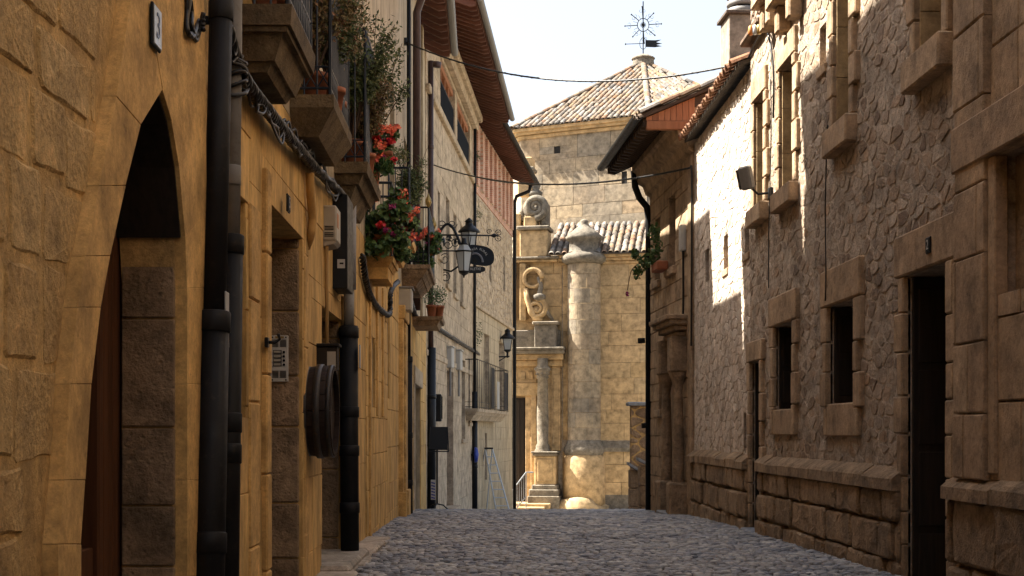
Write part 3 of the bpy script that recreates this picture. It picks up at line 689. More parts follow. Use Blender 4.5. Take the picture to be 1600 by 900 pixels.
wd = Dn.hole((Dn.t(621.6), Dn.t(624.5), -.4, Dn.z(620, 500)), .12); dd = Dn.hole(Dn.rect(645, 656, 650, 603, 800, -1.0), .2)
Dn.hole((24.2-d0, 25.4-d0, 4.05, 6.3), .22); Dn.hole((28.3-d0, 29.3-d0, 4.0, 6.0), .2); Dn.hole((25.7-d0, 26.2-d0, 6.9, 8.3), .2); Dn.wall()
stones(ashlar(.01, Dn.len-.01, -1.0, 3.6, (.4, .55), (.6, 1.1), .006, Dn.rects(), .003), Dn.root, M['ochre_render'], 'wall_block', .01, -.02, .008, .003, weight=Dn.wt, proud=.008)
boards(Dn.root, 'wooden_door_board', M['wood_ochre'], wd[0], wd[1], -.4, wd[3], .09, .12, 5)
for pa, pb in ((620.6, 621.5), (624.7, 628)):
    Dn.bx('pilaster', M['ochre_smooth'], Dn.t(pa), Dn.t(pb), 0, -.10, .25, wd[3]+.02, .012); Dn.bx('pilaster_base', M['ochre_smooth'], Dn.t(pa)-.03, Dn.t(pb)+.03, 0, -.15, -.4, .25, .012)
Dn.bx('door_lintel', M['ochre_smooth'], Dn.t(620.6), Dn.t(628), 0, -.13, wd[3]+.03, wd[3]+.25, .015)
for r in Dn.rects()[1:]: Dn.bx('door' if r[2] < 0 else 'window', M['wood_dark'], r[0], r[1], .16, .2, r[2], r[3], .004)
Dn.bx('door_lintel', M['pale'], dd[0]-.25, dd[1]+.2, 0, -.06, dd[3], dd[3]+.35, .012); Dn.bx('door_jamb', M['pale'], dd[0]-.3, dd[0], 0, -.05, -1, dd[3], .012)
Dn.bx('pilaster', M['cream'], Dn.len-2.6, Dn.len-2.2, 0, -.06, 3.6, 10.0, .01)
eave(Cn, 0, Cn.len, 9.25, .7, .3, 7, M['rafter'], M['tile_red'], M['pipe_brown']); eave(D2, 0, D2.len, 8.4, .7, .3, 5, M['rafter'], M['tile_red'], M['pipe_brown'])
eave(Dn, 0, Dn.len, 10.05, .6, .25, 21, M['rafter'], M['tile_red'], M['pipe_grey'])
b6 = balcony(Dn, 23.35-d0, 26.0-d0, 3.98, .48, [(.07, 0, .01), (.06, .05, .03), (.08, .09, .04), (.12, .15, .1)], M['plinth'], rh=.95, m=M['iron'])
for uu in (23.38-d0, 25.97-d0):
    MB().lathe([(.012, 0), (.03, .02), (.055, .08), (.05, .13), (.02, .19), (.004, .24)], (uu, -.45, 4.93), 12).build('finial', M['brass'], b6, True)
balcony(Dn, 26.5-d0, 28.1-d0, 3.38, .6, [(.07, 0, .02), (.10, .06, .05)], M['plinth'], rail=False)
# ------------------------------------------------------------------ left row, far palace and brick house
L3 = House('loggia_palace', 'pale ashlar palace with top loggia and deep red rafter eave', (-1.36, 33.0), (-.35, 45.6), -2.5, 11.6, M['pale_mortar'])
lo1 = L3.hole((L3.t(687), L3.t(710), 9.45, 10.85), .8); lo2 = L3.hole((L3.t(713.5), L3.t(733.5), 9.45, 10.85), .8)
ws = [L3.hole(L3.rect(696, 701.5, 700, 312, 447), .22), L3.hole(L3.rect(707.5, 712.5, 710, 335, 461), .22), L3.hole(L3.rect(718.5, 723.5, 721, 352, 474), .22),
      L3.hole(L3.rect(683, 686.5, 685, 300, 400), .22)]
ds = [L3.hole((L3.t(697.5), L3.t(707.5), -1.6, L3.z(702, 580)), .3), L3.hole(L3.rect(720.5, 726, 723, 563, 686), .25), L3.hole(L3.rect(731, 734, 732, 560, 660), .25)]
L3.wall(); r3 = L3.rects()
stones(ashlar(.01, L3.len-.01, -2, 9.2, (.34, .44), (.6, 1.0), .005, r3, .003), L3.root, M['pale'], 'wall_block', .01, -.014, .004, .002, weight=L3.wt, proud=.005)
stones(ashlar(.01, L3.len-.01, 9.2, 11.3, (.34, .44), (.6, 1.0), .012, r3, .004), L3.root, M['pale'], 'upper_wall_block', .01, -.02, .01, .003, weight=L3.wt)
L3.bx('ledge', M['pale'], .0, L3.len, .0, -.12, 9.2, 9.38, .02); L3.bx('string_course', M['pale'], .0, L3.len, 0, -.05, 3.0, 3.15, .015)
L3.bx('cornice', M['pale'], 1.0, L3.len, 0, -.22, 10.95, 11.2, .04); L3.bx('cornice', M['pale'], 1.0, L3.len, 0, -.34, 11.2, 11.42, .04)
for r in (lo1, lo2):
    boards(L3.root, 'loggia_board', M['plank'], r[0], r[1], r[2], r[3], .75, .8, 9)
    for k in range(1, 4):
        u = r[0]+(r[1]-r[0])*k/4; L3.bx('loggia_post', M['plank'], u-.07, u+.07, .06, .2, r[2], r[3], .01)
    L3.bx('loggia_beam', M['plank'], r[0], r[1], .04, .22, r[3]-.16, r[3]-.003, .01)
    rr = MB(); rr.tube([(r[0], .03, r[2]+.85), (r[1], .03, r[2]+.85)], .02, 6)
    n = int((r[1]-r[0])/.14)
    for k in range(n+1): rr.tube([(r[0]+(r[1]-r[0])*k/n, .03, r[2]), (r[0]+(r[1]-r[0])*k/n, .03, r[2]+.85)], .01, 5)
    rr.build('loggia_railing', M['iron'], L3.root)
for r in ws+ds[1:]:
    p = L3.bx('window', M['wood_dark'], r[0], r[1], .18, .22, r[2], r[3], .004); L3.bx('pane', M['pane'], r[0]+.08, r[1]-.08, .165, .185, r[2]+.1, r[3]-.1, .003, p)
    L3.bx('window_sill', M['pale'], r[0]-.12, r[1]+.12, 0, -.09, r[2]-.12, r[2], .012)
boards(L3.root, 'door_board', M['wood_red'], ds[0][0], ds[0][1], -1.6, ds[0][3], .26, .3, 8)
L3.bx('door_step', M['pale'], ds[0][0]-.1, ds[0][1]+.1, -.25, .2, -1.7, -.85, .02)
eave(L3, -.1, L3.len+.1, 11.3, 1.2, .42, 34, M['rafter'], M['tile_red'], M['pipe_grey'], tile_r=.1)

L4 = House('brick_top_house', 'far house with red brick attic, pale rubble wall and iron balcony', (-.35, 45.6), (1.17, 57.1), -3.0, 11.6, M['pale_mortar'])
bd = L4.hole((L4.t(756), L4.t(764), 1.95, 4.6), .25); bd2 = L4.hole((L4.t(779), L4.t(788), 1.95, 4.6), .25)
w4 = [L4.hole(L4.rect(757, 760.5, 758, 480+197, 480+270), .2)]; uw = [L4.hole(L4.rect(764, 767, 765, 395, 440), .2), L4.hole(L4.rect(786, 789, 787, 400, 455), .2)]
L4.wall(); r4 = L4.rects()
stones(voronoi(.02, L4.len-.02, 5.4, 9.0, .42, .24, .03, r4), L4.root, M['pale'], 'rubble_stone', .01, -.018, .02, .008, weight=L4.wt, proud=.01)
stones(ashlar(.02, L4.len-.02, -2.5, 5.3, (.36, .5), (.6, 1.0), .01, r4, .003), L4.root, M['cream'], 'wall_block', .01, -.015, .006, .002, limit=150, weight=L4.wt)
L4.bx('string_course', M['pale'], 0, L4.len, 0, -.1, 5.3, 5.42, .02)
L4.bx('attic_panel', M['brick'], 0, L4.len, .0, -.03, 9.1, 11.4, 0)
for k in range(9): L4.bx('brick_pier', M['brick'], .5+k*1.25, .5+k*1.25+.55, -.028, -.12, 9.3, 11.3, .006)
for r in (bd, bd2): L4.bx('balcony_door', M['beige'], r[0], r[1], .2, .25, r[2], r[3], .004)
for r in w4+uw: L4.bx('window', M['wood_dark'], r[0], r[1], .16, .2, r[2], r[3], .004)
L4.bx('edge_quoin', M['pale'], .0, .35, 0, -.05, -2.4, 9.0, .015)
bl4 = balcony(L4, L4.t(747, .55), L4.t(795, .55), 1.92, .55, [(.10, 0, .02), (.10, .06, .05), (.16, .14, .12)], M['pale'], rail=True, rh=1.5, m=M['iron'], step=.45)
for pa, pb in ((768, 773), (788, 793)): L4.bx('canvas_panel', M['navy'], L4.t(pa, .58), L4.t(pb, .58), -.57, -.585, 1.98, 3.3, .003, bl4)
L4.bx('canvas_panel', M['white'], L4.t(777, .58), L4.t(780.5, .58), -.57, -.585, 1.98, 2.9, .003, bl4)
eave(L4, -.05, L4.len+.3, 11.3, .9, .34, 26, M['rafter'], M['tile_red'], M['pipe_black'], tile_r=.1)

# ------------------------------------------------------------------ right row, long rubble palace
R1 = House('rubble_palace', 'long brown rubble stone palace with ashlar plinth and deep windows', (3.45, 23.0), (3.45, -40.0), -1.2, 9.5, M['rubble_mortar'])
def rr_(pa, pb, pt, yt, yb, zb=None): return R1.rect(pa, pb, pt, yt, yb, zb)
gw1 = R1.hole(rr_(1213, 1243, 1215, 510, 640), .35); gw2 = R1.hole(rr_(1298, 1340, 1300, 479, 631), .35)
gd1 = R1.hole(rr_(1176, 1192, 1178, 566, 830, -.35), .4); gd2 = R1.hole(rr_(1419, 1487, 1420, 432, 900, -.3), .75)
uw1 = R1.hole(rr_(1437, 1480, 1437, -130, 92), .22); uw2 = R1.hole(rr_(1307, 1334, 1308, -60, 203), .22); uw3 = R1.hole(rr_(1222, 1244, 1223, 110, 302), .22); uw4 = R1.hole(rr_(1182, 1198, 1183, 160, 328), .22)
sl1 = R1.hole(rr_(1281, 1291, 1285, 40, 105), .16); sl2 = R1.hole(rr_(1131, 1138, 1134, 367, 421), .14); sl3 = R1.hole(rr_(1164, 1171, 1167, 338, 396), .14); sl4 = R1.hole(rr_(1103, 1108, 1105, 390, 440), .14); sl5 = R1.hole(rr_(1162, 1166.5, 1164, 645, 700), .14)
fw = R1.hole((R1.t(1568), R1.t(1568)+1.3, R1.z(1568, 460), R1.z(1568, 245)), .12)
# the far part is lower: its wall stops at the tiled edge
u_lo = R1.t(1173); z_lo = 5.9
def r1_wall():
    L = R1.len; o = [Vector((0, 0, -1.2)), Vector((L, 0, -1.2)), Vector((L, 0, 9.5)), Vector((u_lo+1.05, 0, 9.5)), Vector((u_lo+1.05, 0, 6.15)), Vector((u_lo, 0, 6.15)), Vector((u_lo, 0, z_lo)), Vector((0, 0, z_lo))]
    loops = [o]+[[Vector((q[0], 0, q[1])) for q in p] for p, _ in R1.holes]; mb = MB(); mb.add([v for l in loops for v in l], [tuple(t) for t in tessellate_polygon(loops)])
    for p, d in R1.holes:
        n = len(p); mb.add([(q[0], 0, q[1]) for q in p]+[(q[0], d, q[1]) for q in p], [(i, (i+1) % n, n+(i+1) % n, n+i) for i in range(n)])
    mb.box(0, u_lo, 1.4, 6, -1.2, z_lo); mb.box(u_lo, u_lo+1.05, 1.4, 6, -1.2, 6.15); mb.box(u_lo+1.05, L, 1.4, 6, -1.2, 9.5)
    n = len(o); mb.add([tuple(q) for q in o]+[(q.x, 1.4, q.z) for q in o], [(i, (i+1) % n, n+(i+1) % n, n+i) for i in range(1, n)])
    mb.build('wall', M['rubble_mortar'], R1.root)
r1_wall(); rr = R1.rects(.0)
uP = R1.t(1510)                                           # where the dressed pilaster begins
zpl = .87
keep = list(rr)+[(R1.t(1296)-.2, R1.t(1342)+.12, 2.2, 2.9)]
pol = worn(voronoi(.02, u_lo, zpl, z_lo, .27, .125, .004, rr, .47), 1.0, .95, 1.04, .12, .08)
stones(pol, R1.root, M['rubble_pale'], 'pale_rubble_stone', .02, -.002, .005, .002, weight=R1.wt, proud=.008, limit=250)
pol = worn(voronoi(u_lo, uP, zpl, 7.0, .24, .12, .004, rr, .47), .90, .78, .98, .2, .07)
stones(pol, R1.root, M['rubble'], 'rubble_stone', .02, -.001, .004, .002, weight=R1.wt, proud=.008)
# plinth of big worn blocks with a sloping top, broken by the doors
for (a, b) in ((.02, gd1[0]-.05), (gd1[1]+.06, gd2[0]-.02), (gd2[1]+.16, R1.t(1780))):
    pl = worn(ashlar(a, b, -.5, zpl-.14, (.26, .40), (.35, .95), .018, (), .016), 1.0, .96, 1.0, .04, .12, 1)
    stones(pl, R1.root, M['plinth'], 'plinth_block', .03, -.075, .022, .006, weight=R1.wt, proud=.045)
    u = a
    while u < b-.02:
        L = min(rng.uniform(.6, 1.1), b-u)
        if b-u-L < .2: L = b-u
        mb = MB(); j = rng.uniform(-.012, .012)
        mb.prismx([(.0, zpl+.05+j), (.0, zpl-.15), (-.125+j, zpl-.15), (-.125+j, zpl-.05+j), (-.10, zpl-.02+j)], u+.004, u+L-.006); mb.build('plinth_coping', M['plinth'], R1.root); u += L
# quoined surrounds
def surround(r, wl, wr, hl, hs, m, sill=0.0, sill_h=.16, zt=None, quoin=True, name='quoin', ls=.12):
    for side in (0, 1):
        z = r[2]-(.0 if sill else hs); z1 = r[3]; k = 0
        while z < z1-.02:
            h = min(rng.uniform(.26, .36), z1-z)
            if z1-z-h < .12: h = z1-z
            wd = (wl if side == 0 else wr)*(1.45 if k % 2 else .8); x0, x1 = (r[0]-wd, r[0]) if side == 0 else (r[1], r[1]+wd)
            R1.bx(name, m, x0, x1, .03, -.045-rng.uniform(0, .012), z+.004, z+h-.004, .012); z += h; k += 1
    R1.bx('lintel', m, r[0]-ls, r[1]+ls, .03, -.055, r[3]+.003, r[3]+hl, .014)
    if sill: R1.bx('window_sill', m, r[0]-.12, r[1]+.14, .2, -sill, r[2]-sill_h, r[2], .015)
    elif hs: R1.bx('sill_block', m, r[0]-.05, r[1]+.05, .03, -.04, r[2]-hs, r[2]-.003, .014)
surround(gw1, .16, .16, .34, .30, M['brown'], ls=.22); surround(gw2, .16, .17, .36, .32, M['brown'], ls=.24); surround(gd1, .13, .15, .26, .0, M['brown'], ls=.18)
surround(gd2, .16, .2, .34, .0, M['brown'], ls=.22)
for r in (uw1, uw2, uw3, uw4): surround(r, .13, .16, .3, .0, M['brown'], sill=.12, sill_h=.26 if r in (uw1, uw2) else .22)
for r in (uw1, uw2, uw3, uw4):                                # dressed stones of the far jamb
    z = r[2]
    while z < r[3]-.02:
        hh = min(rng.uniform(.35, .55), r[3]-z); R1.bx('jamb_stone', M['jamb'], r[0]-.01, r[0]+.012, .0, .168, z+.003, z+hh-.003, .004); z += hh
for r in (sl1, sl2, sl3): R1.bx('slit_sill', M['brown'], r[0]-.05, r[1]+.05, .03, -.03, r[2]-.1, r[2], .01)
for r in (gw1, gw2, uw1, uw2, uw3, uw4):
    p = R1.bx('window', M['wood_dark'], r[0], r[1], .30 if r in (gw1, gw2) else .17, .36 if r in (gw1, gw2) else .22, r[2], r[3], .004)
for r in (gw1, gw2):
    gm = MB(); n = 6
    for k in range(1, n): gm.tube([(r[0]+(r[1]-r[0])*k/n, .24, r[2]), (r[0]+(r[1]-r[0])*k/n, .24, r[3])], .01, 6)
    for k in range(1, 5): gm.tube([(r[0], .24, r[2]+(r[3]-r[2])*k/5), (r[1], .24, r[2]+(r[3]-r[2])*k/5)], .009, 6)
    gm.build('window_grille', M['iron'], R1.root)
for r in (sl1, sl2, sl3, sl4, sl5): R1.bx('slit_back', M['void'] if r in (sl3, sl4, sl5) else M['brown'], r[0], r[1], .13, .16, r[2], r[3], .0)
boards(R1.root, 'door_board', M['wood_dark'], gd2[0], gd2[1], -.3, gd2[3], .68, .74, 7); boards(R1.root, 'door_board', M['wood_dark'], gd1[0], gd1[1], -.35, gd1[3], .34, .39, 5)
for r, d in ((gw1, .29), (gw2, .29), (gd1, .33), (gd2, .66)):          # dark boards added on the far jambs as the shade of the recesses
    p = R1.bx('shade_board', M['wood_dark'], r[0]+.004, r[0]+.045, .03, d, r[2]+.01, r[3]-.01, .004); n = 2 if r in (gw1, gw2) else 4
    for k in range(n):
        hh = (r[3]-r[2]-.12)/n; R1.bx('shade_board_panel', M['wood_dark'], r[0]+.045, r[0]+.058, .07, d-.05, r[2]+.08+k*hh, r[2]+.02+(k+1)*hh, .006, p)
R1.bx('doorstep', M['paving'], gd1[0]-.02, gd1[1]+.02, -.16, .3, -.3, -.02, .02)
# dressed stone bay at the near end
uF = 24.5
pol = ashlar(uP, uP+.62, zpl, 6.0, (.42, .6), (.62, .63), .008, (), .003)
stones(pol, R1.root, M['brown'], 'pilaster_block', .02, -.10, .012, .003, weight=R1.wt)
pol = ashlar(uP+.62, uF, zpl, 6.0, (.42, .6), (.5, .9), .010, [fw, (uP+.62, fw[0]-.02, fw[3], fw[3]+.34)], .003)
stones(pol, R1.root, M['brown'], 'bay_block', .02, -.045, .012, .004, weight=R1.wt, proud=.008)
R1.bx('bay_lintel', M['brown'], uP+.0, fw[1]+.3, .02, -.115, fw[3]+.01, fw[3]+.33, .012)
R1.bx('blind_window_panel', M['plinth'], fw[0], fw[1], .08, .12, fw[2], fw[3], .0); R1.bx('frame_strip', M['brown'], fw[0]-.09, fw[0]+.04, .02, -.075, zpl+.05, fw[3]+.008, .01)
# upper window sills that stick out at the top of the frame
for pa, z_, L in ((1204, 6.25, .75), (1228, 5.98, 1.0)):
    a = R1.t(pa); R1.bx('upper_sill', M['brown'], a, a+L, .0, -.24, z_, z_+.18, .02); R1.bx('sill_bracket', M['brown'], a+.12, a+.3, .0, -.16, z_-.3, z_-.003, .02); R1.bx('sill_bracket', M['brown'], a+L-.3, a+L-.12, .0, -.16, z_-.3, z_-.003, .02)
R1.bx('coping', M['tile_dark'], u_lo-.02, u_lo+1.1, .3, -.14, 6.16, 6.24, .02)
# the low tiled roof on the far part
k = .36; ro = MB().prismx([(-.16, 5.92), (-.16, 5.97), (3.0, 5.97+3.16*k), (3.0, 5.92+3.16*k)], 0, u_lo).build('roof', M['roofbase'], R1.root)
st = Vector((0, 1, k)).normalized(); nn = Vector((0, -k, 1)).normalized(); tm = tile_mesh('roof_tile', M['tile_red'], .095, .45); nT = int(u_lo/.21)
for i in range(nT):
    for j in range(7):
        o = obj('roof_tile', tm, ro); q = Vector(((i+.5)*u_lo/nT+rng.uniform(-.012, .012), -.24, 5.955))+st*(j*.36+rng.uniform(-.02, .02))
        o.matrix_basis = Matrix(((1, st[0], nn[0], q.x), (0, st[1], nn[1], q.y), (0, st[2], nn[2], q.z), (0, 0, 0, 1)))

# ------------------------------------------------------------------ right row, house with the black eave
R2 = House('dark_eave_house', 'shaded ashlar house with deep dark eave and carved doorway hood', (3.24, 27.3), (3.45, 23.0), -1.5, 6.55, M['brown'])
q1 = R2.hole(R2.rect(1025, 1033, 1028, 340, 440), .3); q2 = R2.hole(R2.rect(1047, 1057, 1050, 308, 420), .3); q3 = R2.hole(R2.rect(1031, 1037, 1034, 558, 640), .3)
q4 = R2.hole((R2.t(1059.5), R2.t(1067), -1.0, R2.z(1062, 590)), .4); R2.wall(); r2 = R2.rects()
stones(ashlar(.01, R2.len-.01, -.7, 6.4, (.3, .42), (.45, .8), .012, r2, .004), R2.root, M['brown'], 'wall_block', .01, -.02, .012, .004, weight=R2.wt, proud=.01)
for r in (q1, q2, q3): R2.bx('window', M['wood_dark'], r[0], r[1], .2, .24, r[2], r[3], .004); R2.bx('window_sill', M['brown'], r[0]-.12, r[1]+.12, 0, -.10, r[2]-.14, r[2], .015)
boards(R2.root, 'door_board', M['wood_dark'], q4[0], q4[1], -1.0, q4[3], .3, .35, 4)
uh0, uh1 = q4[0]-.55, q4[1]+.5; zh = R2.z(1062, 530)
for dz, pr, gr in ((.0, .18, -.1), (.1, .26, 0), (.19, .34, .08), (.27, .40, .12)): R2.bx('door_hood', M['plinth'], uh0-gr, uh1+gr, 0, -pr, zh+dz, zh+dz+.09, .02)
for uu in (uh0+.06, uh1-.32):
    MB().lathe([(.15, -1.0), (.15, -.2), (.11, -.1), (.09, .2), (.10, .9), (.075, 1.9), (.09, 2.0), (.13, 2.12), (.16, 2.2)], (uu+.13, -.14, 0), 14).build('door_column', M['plinth'], R2.root, True)
    R2.bx('column_pedestal', M['plinth'], uu-.05, uu+.31, 0, -.32, -1.0, .35, .03); R2.bx('column_capital', M['plinth'], uu-.04, uu+.30, 0, -.30, 2.2, zh-.002, .03)
R2.bx('doorstep', M['slate'], q4[0]-.2, q4[1]+.3, -.35, .1, -.8, -.16, .015)
cor = MB().prismx([(0, 5.75), (-.10, 5.80), (-.14, 5.95), (-.26, 6.02), (-.30, 6.18), (-.36, 6.22), (-.36, 6.34), (0, 6.34)], -.05, R2.len+.04).build('cornice', M['brown'], R2.root)
R2.bx('corner_pier', M['brown'], R2.len-.32, R2.len-.005, 0, -.05, -.8, 5.75, .012)
e2 = eave(R2, -.05, R2.len+.1, 6.30, .86, .37, 17, M['rafter_dark'], M['tile_dark'], M['iron'], tile_r=.085, thick=.05)
# gable end: stone above the cornice, planks and beam over the eave
Lg = R2.len
gz = lambda y: 6.30+(.86+y)*.37/.86
mb = MB(); mb.prismx([(0.02, 6.35), (0.02, gz(.02)-.02), (2.4, gz(2.4)-.02), (2.4, 5.0), (.02, 5.0)], Lg-.3, Lg-.01); mb.build('gable_wall', M['brown'], R2.root)
n = 8
for i in range(n):
    a, b = -.80+i*.1, -.80+(i+1)*.1-.006
    MB().prismx([(a, 6.27), (a, gz(a)-.01), (b, gz(b)-.01), (b, 6.27)], Lg+.02, Lg+.05).build('gable_plank', M['plank'], R2.root)
R2.bx('gable_beam', M['plank'], Lg-.02, Lg+.09, .0, -.80, 6.12, 6.26, .01)
st = Vector((0, .86, .37)).normalized(); nn = Vector((0, -.37, .86)).normalized()
tm = tile_mesh('verge_tile', M['tile'], .10, .45)
for j in range(9):
    for dx in (.04, -.18, -.40):
        o = obj('verge_tile', tm, e2); q = Vector((Lg+dx, -.9, 6.37))+st*(j*.36)+nn*.01
        o.matrix_basis = Matrix(((1, st[0], nn[0], q.x), (0, st[1], nn[1], q.y), (0, st[2], nn[2], q.z), (0, 0, 0, 1)))
ch = MB(); ch.box(Lg-.85, Lg-.2, .62, 1.2, 5.6, 8.10, .01); ch = ch.build('chimney', M['chimney'], R2.root)
R2.bx('chimney_cap', M['tile_dark'], Lg-.9, Lg-.15, .56, 1.27, 8.10, 8.16, .01, ch)
for k in range(4): MB().lathe([(.26, 0), (.27, .02), (.27, .07), (.25, .09)], (Lg-.52, .92, 8.18+k*.13), 20).build('chimney_louvre', M['pipe_grey'], ch, True)
MB().lathe([(.2, 8.16), (.2, 8.7)], (Lg-.52, .92, 0), 16).build('chimney_flue', M['darkslot'], ch, True)
# ------------------------------------------------------------------ stone yard wall at the street's end
yw = wthing('yard_wall', 'rough stone yard wall with dark coping behind the black downpipe', 'wall', (3.7, 33, -.8))
wp = lambda px, py: ((px-CX)/F*33, EYE+(CY-py)/F*33)
x0, zt = wp(985.5, 634); x1 = 4.6
MB().box(x0+.02, x1, 33.03, 33.4, -1.6, zt).build('wall_core', M['ochre_mortar'], yw)
for p in voronoi(x0, x1, -1.2, zt, .34, .26, .02): mb = MB(); stone(mb, p, .1, -.02, .02, .01); mb.v = [(a, 33.04+b, c) for a, b, c in mb.v]; mb.build('wall_stone', M['plinth'], yw)
MB().box(x0-.07, x1, 32.94, 33.46, zt, zt+.09, .02).build('coping', M['slate'], yw)
for (pa, pb, py, Y) in ((983, 1000, 735, 31.6), (998, 1020, 728, 30.6)):
    xa, xb = (pa-CX)/F*Y, (pb-CX)/F*Y; zz = EYE+(CY-py)/F*Y
    pc = wthing('stone_pier', 'low stone pier with slanted slate cap, %s the black downpipe' % ('left one by' if pa == 983 else 'right one touching'), 'pier', (xa, Y, -.8), 'slate capped piers')
    for k in range(4): MB().box(xa+.03, xb, Y, Y+.5, -1.3+k*(zz+1.3)/4+.006, -1.3+(k+1)*(zz+1.3)/4, .02).build('pier_stone', M['plinth'], pc)
    cp = MB(); cp.prism([(xa, zz+.12), (xb+.03, zz-.06), (xb+.03, zz+.0), (xa, zz+.18)], Y-.06, Y+.55); cp.build('pier_cap', M['slate'], pc)

# ------------------------------------------------------------------ church
CH = wthing('church', 'golden stone church with tiled polygonal dome roof and carved portal', 'church', (5, 62, -2.2))
CH.rotation_euler.z = math.radians(-11); YW = 62.0
X = lambda px, Y=YW: (px-CX)/F*Y
Z = lambda py, Y=YW: EYE+(CY-py)/F*Y
def wstones(polys, m, name, y, yf, ch_, jit, limit=300, proud=.01):
    polys = sorted(polys, key=lambda p: -abs(area(p))); rest = MB()
    for i, p in enumerate(polys):
        if area(p) < 0: p = p[::-1]
        mb = MB() if i < limit else rest; n0 = len(mb.v); stone(mb, p, .05, yf-rng.uniform(0, proud), ch_, jit)
        mb.v[n0:] = [(a, y+b, c) for a, b, c in mb.v[n0:]]
        if i < limit: mb.build(name, m, CH)
    if rest.v: rest.build(name+'s', m, CH)['kind'] = 'stuff'
ztop = Z(413)
MB().box(X(868), X(1180), YW+.02, YW+3.2, -4, ztop).build('wall_core', M['pale_mortar'], CH)
zb = Z(705); zb2 = Z(688)
wstones(ashlar(X(879), X(1110), zb2+.02, ztop, (.55, .85), (1.0, 2.1), .012, (), .004), M['church'], 'wall_block', YW, -.02, .010, .003)
wstones(ashlar(X(879), X(1110), -2.4, zb, (.55, .8), (1.0, 2.0), .012, (), .004), M['church'], 'base_block', YW, -.10, .012, .006)
MB().prismx([(YW+.05, zb2+.03), (YW+.05, zb-.02), (YW-.2, zb-.02), (YW-.2, zb+.15)], X(936), X(1110)).build('base_moulding', M['church_grey'], CH)
MB().box(X(940), X(1110), YW-.12, YW, -2.5, Z(772), .03).build('footing', M['church_grey'], CH)
# cornice
for dz, pr in ((0, .12), (.14, .26), (.28, .40)): MB().box(X(872), X(1180), YW-pr, YW+.3, ztop+dz, ztop+dz+.14, .03).build('cornice', M['church'], CH)
# engaged round buttress
bx_, br = X(913), .70
MB().lathe([(br, Z(690)), (br, Z(413))], (bx_, YW-.08, 0), 40).build('round_buttress', M['church_grey'] if False else M['church'], CH, True)
z = Z(690)
while z < Z(415)-.05:                                   # drums of the buttress, each course in blocks
    h = min(rng.uniform(.6, .85), Z(413)-z)
    if Z(413)-z-h < .25: h = Z(413)-z
    a0 = math.pi*.98; nb = 3; off = rng.uniform(-.25, .25)
    cuts = [math.pi*.95]+[math.pi*1.0+math.pi*(k/nb)+off for k in range(1, nb)]+[math.pi*2.05]
    for a, b in zip(cuts[:-1], cuts[1:]):
        MB().lathe([(br-.05, z+.006), (br+.026, z+.006), (br+.03, z+.012), (br+.03, z+h-.012), (br+.026, z+h-.006), (br-.05, z+h-.006)], (bx_, YW-.08, 0), 10, 'z', False, a+.006, b-.006).build('buttress_block', M['drum'], CH, False)
    z += h
MB().lathe([(br, Z(715)), (br+.10, Z(712)), (br+.2, Z(706)), (br+.2, Z(700)), (br+.1, Z(694)), (br, Z(685))], (bx_, YW-.08, 0), 40).build('buttress_ring', M['church_grey'], CH, True)
MB().lathe([(br+.24, -2.6), (br+.24, Z(745)), (br+.2, Z(715)), (br+.05, Z(708))], (bx_, YW-.08, 0), 40).build('buttress_foot', M['church'], CH, True)
MB().lathe([(br+.1, ztop), (br+.28, ztop+.12), (br+.32, ztop+.3), (br+.2, ztop+.42), (br-.02, ztop+.5), (br-.04, Z(378)), (br+.1, Z(375)), (br+.14, Z(371)), (.55, Z(362)), (.28, Z(354)), (.16, Z(349)), (.2, Z(346)), (.1, Z(343)), (.02, Z(342))], (bx_, YW-.08, 0), 32).build('buttress_finial', M['church_grey'], CH, True)
# boulder footing
bm = bmesh.new(); bmesh.ops.create_icosphere(bm, subdivisions=3, radius=1)
for v in bm.verts:
    k = 1+.12*math.sin(5*v.co.x+1)+.1*math.sin(7*v.co.y)+.06*math.sin(11*v.co.z); v.co = Vector((v.co.x*1.35*k+X(905), v.co.y*.9*k+YW-.4, v.co.z*.62*k-2.2))
MB().bm(bm).build('footing_rock', M['church'], CH, True)
# lower tiled roof
zlo = ztop+.44; yl0, yl1 = YW-.5, YW+2.75; zl1 = Z(349, yl1)
MB().prismx([(yl0, zlo-.06), (yl0, zlo), (yl1, zl1), (yl1, zl1-.3)], X(858), X(1180)).build('aisle_roof', M['roofbase'], CH)
sv = Vector((0, yl1-yl0, zl1-zlo)); tile_face(CH, Vector((X(858), yl0, zlo+.0)), Vector((1, 0, 0)), sv, [(0, 0), (X(1080)-X(858), 0), (X(1080)-X(858), sv.length), (0, sv.length)], M['tile'], 200, pitch=.29, step=.36, r=.122, L=.45)
